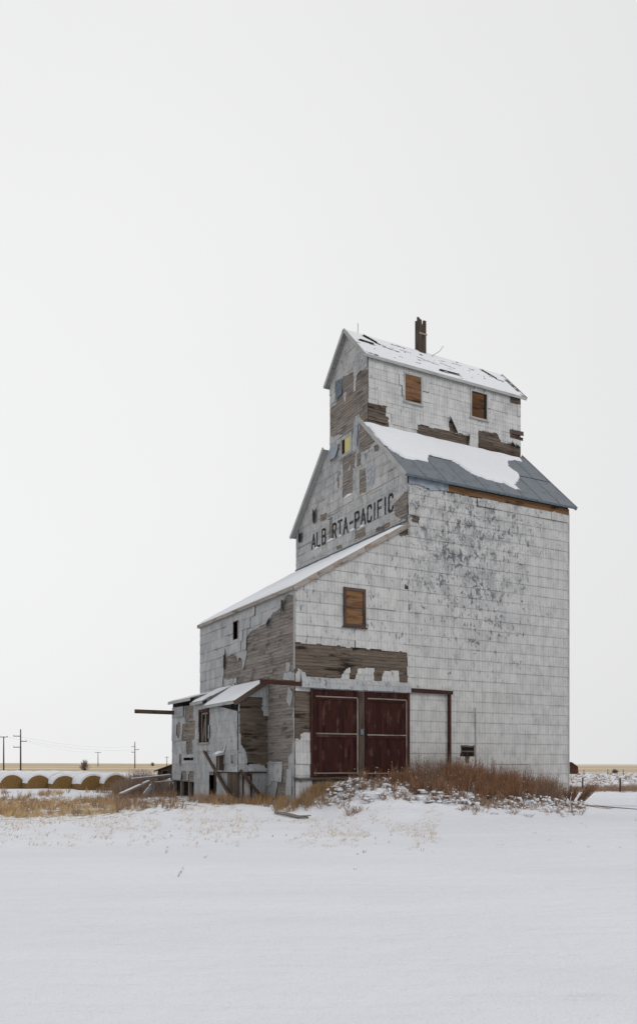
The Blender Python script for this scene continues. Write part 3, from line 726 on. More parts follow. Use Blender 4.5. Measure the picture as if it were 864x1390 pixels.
# wood strip hanging on the wall, corner post
MB().beam((-.05, 4.30, 3.72+E), (-.05, 4.05, 4.35+E), .03, .12, (1, 0, 0)).build('loose_board', M['trim'], EL)
MB().box(-.05, -.019, -.05, .05, 3.9+E, SH0+E).build('corner_trim', M['trim_grey'], EL)
# shed roof: deck, snow, rake and eave boards
def srz(x): return sz(x)+.06
mb = MB(); x0, x1, y0, y1 = -.13, GX-.03, -.13, YS+.08
mb.hexa([(x0, y0, srz(x0)-.06+E), (x1, y0, srz(x1)-.06+E), (x1, y1, srz(x1)-.06+E), (x0, y1, srz(x0)-.06+E), (x0, y0, srz(x0)+E), (x1, y0, srz(x1)+E), (x1, y1, srz(x1)+E), (x0, y1, srz(x0)+E)])
sr = mb.build('shed_roof', M['roofing'], EL)
slab('snow', lambda x, y: noise.noise(Vector((x*.8, y*.8, 5))) > -.62 and not (x > 5.0 and abs(y) < .2 and noise.noise(Vector((x*3, 0, 0))) > .1), lambda a, b, o=0: (a-o*.3, b, srz(a)+.003+o+E), x0+.01, x1, y0+.01, y1, .09, .075, M['snow'], sr)
mb = MB()
for i in range(5):
    a, b = x0+(x1-x0+.05)*i/5, x0+(x1-x0+.05)*(i+1)/5; dz = random.uniform(-.02, .02)
    mb.beam((a, y0-.02, srz(a)-.12+dz+E), (b-.02, y0-.02, srz(b)-.12+dz+E), .035, .22)
mb.build('rake_board', M['trim'], sr)
mb = MB()
for i in range(4):
    a, b = y0+(y1-y0)*i/4, y0+(y1-y0)*(i+1)/4
    mb.beam((x0-.02, a, srz(x0)-.10+E), (x0-.02, b-.01, srz(x0)-.09+E), .035, .17)
mb.build('eave_board', M['trim'], sr)
MB().box(x0, .0, y0, y1, srz(x0)-.17+E, srz(x0)-.15+E).build('soffit', M['underside'], sr)
# flashing where shed roof meets gable wall
MB().box(GX-.07, GX-.045, -.05, YS-.1, srz(GX)+.06+E, srz(GX)+.13+E).build('flashing', M['slate'], sr)

# ---- windows
def window(P, a0, a1, b0, b1, fmat, panes, fw=.09, depth=.07, mull=None, sill=True):
    wobj = empty('window', (0, 0, 0), 0, EL)
    f = MB()
    def bx(mb, A_, B_, C_, D_, o0, o1):
        c = [P(A_, C_, o0), P(B_, C_, o0), P(B_, C_, o1), P(A_, C_, o1), P(A_, D_, o0), P(B_, D_, o0), P(B_, D_, o1), P(A_, D_, o1)]
        mb.hexa(c)
    bx(f, a0, a0+fw, b0, b1, .004, depth); bx(f, a1-fw, a1, b0, b1, .004, depth)
    bx(f, a0+fw, a1-fw, b1-fw, b1, .004, depth-.003); bx(f, a0+fw, a1-fw, b0, b0+fw, .004, depth-.003)
    if sill: bx(f, a0-.06, a1+.06, b0-.05, b0, .004, depth+.05)
    if mull: bx(f, a0+fw, a1-fw, mull-.03, mull+.03, .03, depth-.02)
    f.build('window_frame', fmat, wobj)
    for (p0, p1, q0, q1, mat, n) in panes:
        pm = MB(); A_ = a0+fw+(a1-a0-2*fw)*p0; B_ = a0+fw+(a1-a0-2*fw)*p1; C_ = b0+fw+(b1-b0-2*fw)*q0; D_ = b0+fw+(b1-b0-2*fw)*q1
        for i in range(n):
            h_ = (D_-C_)/n; bx(pm, A_, B_, C_+i*h_, C_+(i+1)*h_-(.008 if i < n-1 else 0), .022, random.uniform(.030, .036)+(.006 if mat is not M['black'] else -.004))
        pm.build('window_board', mat, wobj)
    return wobj
window(front(CY0), 7.62, 8.72, 17.75, 19.2, M['trim_grey'], [(0, 1, 0, 1, M['orange_wood'], 6)], depth=.075, fw=.075)
window(front(CY0), 11.74, 12.88, 17.8, 19.25, M['trim_grey'], [(0, .82, .0, .95, mat_wood('stained_board', (.10, .05, .025), (.16, .085, .04), (.035, .02, .015), .8), 5), (0, 1, .0, 1, M['black'], 1)], depth=.075, fw=.075)
window(front(0), *(2.27, 3.37, 5.84, 7.5), M['beam'], [(0, 1, 0, 1, M['orange_wood'], 7)], fw=.12, depth=.09, mull=6.68)
window(left(GX), 4.76, 5.84, 15.41, 16.41, M['trim_grey'], [(0, .68, 0, 1, M['yellow'], 1), (.68, 1, 0, 1, M['black'], 1)], fw=.14, depth=.06)
wn_ = window(left(0), 5.78, 6.44, 5.92, 6.80, M['beam_red'], [], fw=.04, depth=.04, sill=False)
MB().box(.02, .06, 5.82, 6.05, 5.95+E, 6.78+E).build('window_board', M['trim'], wn_)
# ---- sliding doors, track and post
trk = MB(); trk.beam((-1.62, -.14, 3.30+E), (7.95, -.14, 3.24+E), .10, .16)
dt = trk.build('door_track', M['beam_red'], EL)
MB().beam((-1.64, -.10, 3.40+E), (-.1, -.10, 3.39+E), .16, .05).build('track_board', M['beam'], dt)
MB().beam((5.6, -.12, 3.37+E), (7.9, -.12, 3.34+E), .14, .03).build('track_cap', M['trim_grey'], dt)
MB().beam((-3.5, YS+.05, 2.68+E), (.2, YS+.05, 2.66+E), .12, .2).build('door_track', M['beam'], EL)
MB().beam((7.80, -.09, -2.2+E), (7.80, -.09, 3.18+E), .2, .10, (1, 0, 0)).build('door_post', M['beam_red'], EL)
hd = MB(); Ph = front(0)       # tin header strip hung over the track
rs = random.Random(5)
for i in range(24):
    a, b = .22+5.40*i/24, .22+5.40*(i+1)/24
    zt = 3.60+(.25*(1-ss(a, .1, .5)) if a > .05 else .05)+rs.uniform(-.015, .015); zb = 3.15+rs.uniform(-.012, .012)
    for (q0, o0, q1, o1) in ((zb, .215, 3.42, .225), (3.42, .225, zt, .06)):
        hd.face([Ph(a, q0, o0), Ph(b, q0, o0), Ph(b, q1, o1), Ph(a, q1, o1)], [(a, q0), (b, q0), (b, q1), (a, q1)], .4)
hd.build('track_hood', M['clad_lean'], dt)
def door(x0, x1, z0, z1):
    d = empty('sliding_door', (x0, -.10, z0+E), 0, EL); W_ = x1-x0; H = z1-z0
    b = MB(); n = 16
    for i in range(n): b.box(W_*i/n+.003, W_*(i+1)/n-.003, -.02+random.uniform(-.003, .003), .02, 0, H)
    # vertical boards: UV along the height
    b.build('door_panel', M['door_red'], d)
    f = MB()
    f.box(0, .14, -.05, -.024, 0, H); f.box(W_-.14, W_, -.05, -.024, 0, H)
    f.box(.14, W_-.14, -.052, -.024, H-.42, H-.30); f.box(.14, W_-.14, -.052, -.024, 1.62, 1.76); f.box(.14, W_-.14, -.052, -.024, .0, .16)
    f.build('door_frame', M['door_red'], d)
    t = MB()
    t.box(.10, W_-.10, -.07, -.052, H-.31, H-.26); t.box(.10, W_-.10, -.07, -.052, 1.75, 1.80); t.box(.0, W_-.10, -.075, -.052, .10, .15)
    t.box(W_-.10, W_-.05, -.068, -.05, .05, H-.3)
    t.build('door_rail', M['siding_warm'], d)
    return d
door(.79, 2.98, -.50, 3.10); door(3.30, 5.49, -.52, 3.10)
jb_ = MB(); jb_.box(2.99, 3.29, -.11, -.03, -.5+E, 3.08+E); jb_.build('door_jamb', M['beam'], EL)
MB().box(3.06, 3.22, -.15, -.112, 1.25+E, 1.5+E).build('door_latch', M['slate'], EL)
MB().box(.70, .785, -.12, -.02, -.6+E, 3.12+E).build('door_jamb', M['beam_red'], EL)
MB().box(5.495, 5.62, -.13, -.02, -.6+E, 3.12+E).build('door_jamb', M['beam_red'], EL)
sill_ = MB(); sill_.beam((-.1, -.12, -.62+E), (3.0, -.14, -.56+E), .06, .10); sill_.build('door_sill', M['beam'], EL)
MB().tube([(-.15, -.12, .02-.55+E), (.3, -.14, -.62+E), (.8, -.13, -.58+E)], .03).build('pipe', M['slate'], EL)

# ---- low lean-tos along the left wall
LX = -1.41; LY0, LY1, LY2, LY3 = 2.6, 6.3, 7.95, 11.3
t_lt = [[(9.35, 3.0), (8.1, 2.95), (8.05, 2.2), (7.75, 2.1), (7.79, 1.3), (8.2, 1.2), (8.1, 0.55), (9.0, 0.5), (9.1, 1.1), (9.7, 1.2), (9.6, 2.0), (9.2, 2.1)], [(10.0, 2.1), (10.6, 2.0), (10.5, 1.5), (10.1, 1.35), (9.9, 1.6)], [(9.9, .5), (10.2, .5), (10.1, -.1), (9.85, -.1)]]
slot = (8.1, .17, 9.5, .34)
lwin = (5.97, 1.02, 7.22, 2.52)
lo = rect(LY0, LY3, -.34, 2.95)
w = siding('lean_to_wall', left(LX), [(LY0, -.34), (LY3, -.34), (LY3, 3.26), (LY2, 3.12), (LY1, 2.86), (LY0, 2.80)], M['siding_warm'], EL, holes=[lwin, slot])
cladding('cladding', left(LX), [(LY0, -.34), (LY3, -.34), (LY3, 3.26), (LY2, 3.12), (LY1, 2.86), (LY0, 2.80)], M['clad_lean'], w, t_lt, holes=[lwin, slot, (2.85, -.02, 3.34, .44)], seed=33, tw=1.1, row=.6, rag=.1)
# lower part: pillar wall to the ground, skirt at the back
w = siding('lean_to_skirt', left(LX), rect(8.0, LY3, -.86, -.34), M['siding_warm'], EL)
cladding('cladding', left(LX), rect(8.6, LY3, -.80, -.34), M['clad_lean'], w, [rect(9.0, 9.8, -.9, -.3)], seed=34)
w = siding('base_wall', left(LX), [(5.45, -2.4), (8.0, -2.4), (8.0, -.34), (5.45, -.34)], M['siding'], EL, holes=[(5.45, -2.4, 5.95, -.5)])
cladding('cladding', left(LX), rect(5.95, 8.0, -1.78, -.34), M['clad_lean'], w, seed=35, tw=1.3, row=.9)
MB().box(LX-.05, LX+.25, 5.9, 8.1, -2.4+E, -1.75+E).build('footing', M['siding'].copy() if False else M['trim'], EL)
siding('base_wall', back(LY3-.05), rect(LX, 0, -2.4, -.34), M['siding_dark'], EL)
siding('base_wall', front(8.0), rect(LX, 0, -2.4, -.34), M['siding_dark'], EL)
siding('base_wall', front(5.45), rect(LX, -.7, -2.4, -.34), M['siding_dark'], EL)
# side wall of the lean-to (faces the camera)
lts = [(LX, -.34), (0, -.34), (0, 3.70), (LX, 2.80)]
w = siding('lean_to_end_wall', front(LY0), lts, M['siding_dark'], EL)
keep_l = []
cladding('cladding', front(LY0), lts, M['clad_lean'], w, [[(-1.38, 2.9), (-.3, 2.9), (-.3, 2.3), (0.12, 2.31), (0.12, -0.02), (-1.0, -0.02), (-1.1, 0.56), (-1.31, 0.87), (-1.36, 1.66)], [(-.3, -.2), (.1, -.2), (.1, 0), (-.3, 0)]], seed=36, row=.5, tw=1)
siding('lean_to_end_wall', back(LY3), [(LX, -.34), (0, -.34), (0, 3.5), (LX, 2.9)], M['siding'], EL)
# floor
MB().box(LX+.02, 0, LY0+.02, LY3, -.40+E, -.345+E).build('lean_to_floor', M['beam'], EL)
# roofs of the three lean-tos
def lroof(y0, y1, xe, ze, zt, th, snow_seed, fasc):
    k = (zt-ze)/(0-xe)
    f = lambda x: ze+k*(x-xe)
    mb = MB(); mb.hexa([(xe, y0, f(xe)-th+E), (-.03, y0, f(0)-th+E), (-.03, y1, f(0)-th+E), (xe, y1, f(xe)-th+E), (xe, y0, f(xe)+E), (-.03, y0, f(0)+E), (-.03, y1, f(0)+E), (xe, y1, f(xe)+E)])
    r = mb.build('lean_to_roof', M['roofing'], EL)
    slab('snow', lambda x, y: noise.noise(Vector((x*1.2, y*.8, snow_seed))) > -.55, lambda a, b, o=0: (a-o*.4, b, f(a)+.003+o*.9+E), xe+.02, -.06, y0+.02, y1-.02, .07, .045, M['snow'], r)
    MB().beam((xe-.02, y0, f(xe)-fasc/2+E), (xe-.02, y1, f(xe)-fasc/2+E), .03, fasc).build('eave_board', M['trim_grey'], r)
    return r, f
r1, f1 = lroof(2.42, 6.35, -1.62, 2.72, 3.78, .05, 1, .13)
MB().beam((-1.68, 2.40, f1(-1.68)-.09+E), (-.05, 2.40, f1(-.05)-.09+E), .035, .20).build('rake_board', M['beam'], r1)
lroof(6.36, 8.0, -1.62, 2.98, 3.80, .05, 2, .14)
lroof(8.0, 11.35, -1.62, 3.24, 3.66, .05, 3, .15)
for (yy, pg) in ((8.0, [(LX, 2.9), (-.02, 3.5), (-.02, 3.62), (LX, 3.24)]), (6.36, [(LX, 2.7), (-.02, 3.66), (-.02, 3.74), (LX, 3.06)]), (11.28, [(LX, 2.9), (-.02, 2.9), (-.02, 3.6), (LX, 3.22)])):
    siding('lean_to_end_wall', front(yy), pg, M['siding_warm'], EL)
# lean-to window: weathered sash seen against the dark inside
lw = empty('window', (0, 0, 0), 0, EL)
f = MB(); Pw = left(LX)
def bx(mb, A_, B_, C_, D_, o0, o1):
    mb.hexa([P for P in (Pw(A_, C_, o0), Pw(B_, C_, o0), Pw(B_, C_, o1), Pw(A_, C_, o1), Pw(A_, D_, o0), Pw(B_, D_, o0), Pw(B_, D_, o1), Pw(A_, D_, o1))])
bx(f, 5.93, 6.05, .95, 2.6, -.03, .07); bx(f, 7.14, 7.26, .95, 2.6, -.03, .07); bx(f, 6.05, 7.14, 2.47, 2.6, -.03, .067)
f.build('window_frame', M['beam_red'], lw)
f = MB(); bx(f, 5.9, 7.3, .93, 1.02, -.03, .12); f.build('window_sill', M['trim'], lw)
f = MB(); bx(f, 6.5, 6.62, 1.02, 2.47, -.06, -.02); bx(f, 6.05, 6.12, 1.02, 2.47, -.06, -.02); bx(f, 7.05, 7.14, 1.02, 2.47, -.06, -.02); bx(f, 6.05, 7.14, 2.36, 2.44, -.057, -.02)
f.beam(Pw(6.95, 1.05, -.05), Pw(6.65, 2.1, -.05), .04, .08, (1, 0, 0))
f.build('sash', M['siding_warm'], lw)
# stud inside
MB().beam((-.9, 6.3, -.3+E), (-.9, 6.5, 2.9+E), .1, .16, (1, 0, 0)).build('stud', M['siding_warm'], EL)
# small square window and hooded spout
sw = empty('window', (0, 0, 0), 0, EL)
f = MB(); bx(f, 2.82, 2.90, -.04, .46, .01, .07); bx(f, 3.29, 3.37, -.04, .46, .01, .07); bx(f, 2.90, 3.29, .40, .46, .01, .067); bx(f, 2.90, 3.29, -.04, .02, .01, .067); f.build('window_frame', M['clad_lean'], sw)
f = MB(); bx(f, 2.90, 3.29, .02, .40, .01, .03); f.build('window_board', M['siding_warm'], sw)
sp_o = empty('spout', (0, 0, 0), 0, EL)
b = MB(); b.box(LX-.28, LX-.03, 4.12, 4.40, -.28+E, .38+E); b.build('spout_box', M['beam'], sp_o)
b = MB(); b.box(LX-.30, LX-.285, 4.10, 4.14, -.35+E, .38+E); b.box(LX-.30, LX-.285, 4.38, 4.42, -.35+E, .38+E); b.build('spout_trim', M['trim'], sp_o)
b = MB(); b.hexa([(LX-.42, 4.0, .36+E), (LX-.03, 4.0, .44+E), (LX-.03, 4.52, .44+E), (LX-.42, 4.52, .36+E), (LX-.42, 4.0, .42+E), (LX-.03, 4.0, .54+E), (LX-.03, 4.52, .54+E), (LX-.42, 4.52, .42+E)]); b.build('spout_hood', M['zinc_light'], sp_o)
slab('snow', lambda x, y: True, lambda a, b, o=0: (a, b, .43+(a-LX+.42)*.3+o+E), LX-.42, LX-.05, 4.0, 4.5, .06, .09, M['snow'], sp_o)
# diagonal braces
for k, (a, b) in enumerate((((LX-.07, 6.5, .62), (LX-.08, 2.75, -1.75)), ((-1.36, 2.46, -.26), (-.08, 2.50, -1.75)))):
    MB().beam((a[0], a[1], a[2]+E), (b[0], b[1], b[2]+E), .13, .10, (1, 0, 0)).build('brace', M['beam'], EL)
# base wall under the near half of the lean-to, nearly flush with it
BX, BY = LX+.10, LY0+.10
w = siding('base_wall', left(BX), rect(BY, 5.30, -2.4, -.40), M['siding'], EL)
cladding('cladding', left(BX), rect(3.95, 5.30, -1.95, -.40), M['clad_lean'], w, seed=41, tw=1.4, row=.8)
for k in range(6): MB().box(BX-.07, BX-.03, 2.72+k*.2, 2.72+k*.2+.19, -2.0+E, -.41+E).build('plank', M['siding_dark'] if k % 3 else M['beam'], EL)
w = siding('base_wall', front(BY), rect(BX, 0, -2.4, -.40), M['siding'], EL)
cladding('cladding', front(BY), rect(BX+.05, 0, -2.0, -.40), M['clad_lean'], w, seed=43, tw=.8, row=.7)
d2 = empty('side_door', (0, 0, 0), 0, EL)
MB().box(-1.14, -.84, BY-.08, BY-.05, -2.0+E, -.62+E).build('door_panel', M['trim_grey'], d2)
f = MB(); f.box(-1.20, -1.14, BY-.11, BY-.04, -2.0+E, -.52+E); f.box(-.84, -.76, BY-.11, BY-.04, -2.0+E, -.52+E); f.box(-1.20, -.76, BY-.113, BY-.04, -.518+E, -.42+E); f.build('door_frame', M['beam_red'], d2)
MB().beam((BX-.02, 5.33, -2.2+E), (BX-.02, 5.33, -.4+E), .10, .10).build('door_jamb', M['beam'], EL)
# posts of the crawl space
pp = []
for y in (8.9, 10.1, 11.2):
    MB().beam((LX+.1, y, -2.4+E), (LX+.1, y, -.85+E), .14, .14).build('post', M['siding'], EL)
siding('base_wall', left(-.0), rect(8.0, 10.95, -2.4, -.9), M['siding_dark'], EL)
# loose tin on the lower walls
fl = MB()
flap(fl, left(0), [(1.1, .1), (2.4, .1), (2.4, -.7), (1.1, -.75)], .05, base=.04)
flap(fl, left(0), [(1.5, -.7), (2.5, -.7), (2.55, -1.4), (1.7, -1.45)], .06, base=.045)
flap(fl, left(0), [(.2, -.2), (.7, -.2), (.7, -1.3), (.15, -1.3)], .04, base=.05)
flap(fl, front(LY0), [(-.95, -.05), (-.2, -.05), (-.1, -.28), (-1.0, -.3)], .10, base=.04)
flap(fl, front(LY0), [(-.28, 2.9), (.0, 2.95), (.0, 2.1), (-.25, 2.1)], .04, base=.04)
flap(fl, left(LX), [(4.0, .95), (3.8, 1.0), (4.05, .35), (4.3, .3)], .12, base=.05)
for q_ in FL: q_.build('peeled_tin', M['zinc_light'], EL)
FL.clear()
# dark and blue-grey metal pieces on the gable
fl = MB()
flap(fl, left(GX-.012), [(5.68, 19.4), (6.33, 19.5), (6.37, 18.54), (5.69, 18.6)], .03, base=.045)
for q_ in FL: q_.build('metal_patch', M['slate'], EL)
FL.clear()
fl = MB()
flap(fl, left(GX-.012), [(4.1, 17.0), (4.55, 16.8), (4.5, 15.7), (4.2, 15.4)], .04, base=.05)
flap(fl, left(GX), [(6.1, 16.2), (7.0, 16.3), (7.0, 15.6), (6.15, 15.5)], .22, base=.05)
for q_ in FL: q_.build('hanging_sheet', M['zinc'], EL)
FL.clear()
fl = MB()
BT = mat_plain('blue_grey_stained_tin', (.27, .30, .34), .3, (3, 3, 3), .6, (.45, .45, .45), thr=(.45, .6))
flap(fl, left(GX), [(2.6, 14.1), (3.4, 14.15), (3.3, 13.3), (2.75, 13.2)], .01, base=.034)
for q_ in FL: q_.build('metal_patch', BT, EL)
FL.clear()
fl = MB()
flap(fl, left(GX), [(10.55, 12.75), (10.55, 12.3), (10.1, 12.2), (10.0, 12.8)], .25)
flap(fl, left(GX), [(8.8, 13.5), (8.8, 12.9), (8.5, 12.9), (8.5, 13.6)], .2)
for q_ in FL: q_.build('peeled_tin', M['slate'], EL)
FL.clear()
# snow caught in the torn places of the gable
sg = MB()
for (y, z, w_) in ((6.9, 11.52, .8), (8.4, 11.45, .5), (5.1, 13.3, .9), (4.7, 11.5, .5), (3.8, 11.45, .5), (5.9, 11.5, .25)):
    n = 8
    for i in range(n):
        a = y-w_/2+w_*i/n; b = a+w_/n; h0 = .09*math.sin(math.pi*i/n)*(1+.5*random.random()); h1 = .09*math.sin(math.pi*(i+1)/n)
        sg.hexa([(GX-.06, a, z+E), (GX-.02, a, z+E), (GX-.02, b, z+E), (GX-.06, b, z+E), (GX-.05, a, z+h0+.01+E), (GX-.02, a, z+h0+.02+E), (GX-.02, b, z+h1+.02+E), (GX-.05, b, z+h1+.01+E)])
sg.build('snow', M['snow'], EL)

# ================================================================== fallen timber and junk beside the elevator
def gpt(X, Y, dz=0): return Vector((X, Y, ground(X, Y)+dz))
def at(px_, py_, Y): return Vector(((px_-432)/1125*Y, Y, E-(py_-1037.5)/1125*Y))
def board_thing(name, a, b, w_, h_, mat, label, cat='board', snow=True, group=None):
    c = (a+b)/2; c.z = min(a.z, b.z); root = empty(name, c)
    mb = MB(); mb.beam(a-c, b-c, w_, h_); mb.build('board', mat, root)
    if snow:
        d_ = Vector((0, 0, h_/2+.015)); s_ = MB(); n = 10
        for i in range(n):
            if random.random() < .12: continue
            p = (a-c).lerp(b-c, i/n)+d_; q = (a-c).lerp(b-c, (i+1)/n)+d_
            s_.beam(p, q, w_*random.uniform(.7, .95), .03+random.uniform(0, .02))
        s_.build('snow', M['snow'], root)
    return tag(root, label, cat, group)
GT = 'fallen boards left of the elevator'
board_thing('fallen_board', at(179, 1058.5, 44), at(236, 1052.5, 45), .35, .10, M['siding'], 'long snow-dusted board lying nearly level against the back corner of the elevator', group=GT)
board_thing('fallen_board', at(162, 1079, 42.5), at(202, 1061, 44), .22, .07, M['trim'], 'pale board sloping from the long level board down to the grass on its left', group=GT)
board_thing('fallen_board', at(192.5, 1084, 42), at(204.5, 1068, 43), .05, .24, M['trim_grey'], 'short wide pale board standing tilted beneath the long level board', group=GT)
board_thing('fallen_board', at(206, 1063.5, 45), at(236, 1061, 46), .14, .08, M['siding'], 'thin grey board just under the right end of the long level board', group=GT)
for k, (p, lab) in enumerate(((222.5, 'grey post under the right end of the long snowy board'), (208, 'dark short post under the middle of the long snowy board'))):
    a = at(p, 1085, 45); a.z = ground(a.x, a.y)-.1; b = at(p, 1060, 45); r = empty('support_post', (a.x, a.y, a.z)); b.z = E-(1061-1037.5)/1125*45
    MB().beam((0, 0, 0), (0, 0, b.z-a.z), .13, .13).build('post', M['siding'], r); tag(r, lab, 'post')
# leaning hopper with a square opening
c = at(224, 1050, 47); hp = empty('tilted_hopper', c, R(12))
mb = MB(); t = math.tan(R(20))
q = lambda x, y, z: (x, y, z+x*t)
for (x0, x1, z0, z1) in ((-.40, -.17, -.35, .3), (.12, .42, -.35, .3), (-.17, .12, -.35, -.12), (-.17, .12, .16, .3)):
    mb.hexa([q(x0, -.4, z0), q(x1, -.4, z0), q(x1, -.36, z0), q(x0, -.36, z0), q(x0, -.4, z1), q(x1, -.4, z1), q(x1, -.36, z1), q(x0, -.36, z1)])
mb.hexa([q(-.4, .36, -.35), q(.42, .36, -.35), q(.42, .4, -.35), q(-.4, .4, -.35), q(-.4, .36, .3), q(.42, .36, .3), q(.42, .4, .3), q(-.4, .4, .3)])
for x0 in (-.4, .38): mb.hexa([q(x0, -.36, -.35), q(x0+.04, -.36, -.35), q(x0+.04, .36, -.35), q(x0, .36, -.35), q(x0, -.36, .3), q(x0+.04, -.36, .3), q(x0+.04, .36, .3), q(x0, .36, .3)])
mb.build('hopper_box', M['beam'], hp)
mb = MB(); mb.beam(q(-.62, 0, .34), q(.6, 0, .34), 1.0, .06, (0, 0, 1)); mb.build('hopper_lid', M['beam_red'], hp)
mb = MB(); mb.box(-.2, .15, -.425, -.402, -.1, -.05); mb.box(-.2, .15, -.425, -.402, .16, .2); mb.box(-.2, -.16, -.425, -.402, -.05, .16); mb.build('hopper_trim', M['trim'], hp)
mb = MB()
zg = ground(c.x, c.y)-c.z
for x in (-.35, .35): mb.beam((x, -.3, zg-.1), q(x, -.3, -.35), .08, .08); mb.beam((x, .3, zg-.1), q(x, .3, -.35), .08, .08)
mb.build('hopper_leg', M['beam'], hp)
tag(hp, 'small dark wooden hopper with a tilted lid beside the back corner of the elevator', 'hopper')
# grey timber lying on the snow at the foot of the mound
a = at(373, 1105.5, 32); b = at(418, 1110.5, 31)
lt = empty('timber', gpt((a.x+b.x)/2, (a.y+b.y)/2))
o_ = lt.location
pts = [(a.x, a.y), ((a.x*2+b.x)/3, (a.y*2+b.y)/3), ((a.x+b.x*2)/3, (a.y+b.y*2)/3), (b.x, b.y)]
MB().tube([(p[0]-o_.x, p[1]-o_.y, ground(*p)+.07-o_.z+(.03 if i == 1 else 0)) for i, p in enumerate(pts)], [.055, .075, .07, .04], 7).build('log', M['siding'], lt)
MB().tube([(pts[2][0]-o_.x, pts[2][1]-o_.y, ground(*pts[2])+.08-o_.z), (b.x+.1-o_.x, b.y-o_.y-.1, ground(b.x, b.y)+.16-o_.z)], [.04, .02], 6).build('branch', M['siding'], lt)
tag(lt, 'grey weathered timber lying alone on the snow below the red doors', 'timber')

# ================================================================== round bales
def bale_proto():
    r = empty('round_bale'); rad, ln = .78, 1.5
    m = NT('hay', .95, .05)
    x, y, z = m.sep(m.obj)
    rr = m.n('ShaderNodeVectorMath', operation='LENGTH'); cx = m.n('ShaderNodeCombineXYZ'); m.set(cx.inputs[0], x); m.set(cx.inputs[2], z); m.set(rr.inputs[0], cx.outputs[0])
    ring = m.noise(cx.outputs[0], (14, 14, 14), 5, rough=.75)
    w_ = m.math('SINE', m.math('MULTIPLY', m.math('ADD', rr.outputs['Value'], m.math('MULTIPLY', ring, .1)), 55))
    col = m.mix(m.ramp(ring, .3, .7), (.17, .095, .035), (.33, .205, .085))
    col = m.mix(m.math('MULTIPLY', m.ramp(w_, -.2, 1), .35), col, (.11, .06, .025))
    m.bump(m.math('ADD', ring, m.math('MULTIPLY', w_, .15)), .8, .03); hay = m.done(col)
    mb = MB(); n = 28; prof = [(0, .0), (.3, .01), (.6, .0), (.73, .02), (rad, .08), (rad, ln-.08), (.73, ln-.02), (0, ln)]
    pt = lambda k, j: (prof[k][0]*(1+.018*math.sin(j*2.3))*math.cos(6.28318*j/n), prof[k][1]-ln/2, prof[k][0]*(1+.018*math.sin(j*1.7))*math.sin(6.28318*j/n)*.97)
    for k in range(len(prof)-1):
        for j in range(n):
            mb.face([pt(k, j), pt(k, (j+1) % n), pt(k+1, (j+1) % n), pt(k+1, j)] if prof[k][0] else [pt(k+1, j), pt(k+1, (j+1) % n), pt(k, j)], None, .5)
    b = weld(mb.build('hay_roll', hay, r))
    s = MB(); ns = 14
    def sp2(i, j, top):
        ang = R(90-72+144*i/ns); yy = -ln/2+.03+(ln-.05)*j/8
        e = min(1, 2.6*math.sin(math.pi*i/ns)); hh = (.10+.02*math.sin(j*2+i))*e*(1 if 0 < j < 8 else .75) if top else -.03
        return ((rad+hh)*math.cos(ang), yy, (rad*.97+hh)*math.sin(ang))
    for i in range(ns):
        for j in range(8): s.face([sp2(i, j, 1), sp2(i+1, j, 1), sp2(i+1, j+1, 1), sp2(i, j+1, 1)])
        s.face([sp2(i, 0, 0), sp2(i+1, 0, 0), sp2(i+1, 0, 1), sp2(i, 0, 1)]); s.face([sp2(i, 8, 1), sp2(i+1, 8, 1), sp2(i+1, 8, 0), sp2(i, 8, 0)])
    weld(s.build('snow_cap', M['snow'], r, smooth=True))
    return r
ORD = 'first second third fourth fifth sixth seventh eighth ninth tenth eleventh twelfth'.split()
SB = 1.12; bp = bale_proto(); first = True
rows = [(-20, 58.5, 'row beyond the left edge'), (13.9, 58, 'leftmost row in view'), (49.8, 57.2, 'second row from the left'), (85.2, 56.4, 'third row from the left'), (123.4, 54.6, 'fourth row from the left'), (153, 54.2, 'rightmost row')]
for (pxc, D, rn) in rows:
    for k in range(12):
        o = bp if first else copy_tree(bp); first = False
        p = Vector(((pxc-432)/1125*D, D, 0))+V*(1.75*k)
        z = E-.67-.87+random.uniform(-.05, .05)
        o.scale = (SB*random.uniform(.97, 1.03), SB, SB*random.uniform(.96, 1.02)); o.location = (p.x, p.y, z+.0); o.rotation_euler = (0, random.uniform(-.0, .0), TH+random.uniform(-.03, .03))
        lab = ('front round hay bale of the '+rn) if k == 0 else (ORD[k-1]+' snow-capped bale behind the front bale of the '+rn)
        tag(o, lab.replace(', ', ' '), 'hay bale', 'round bales stored in rows under snow')
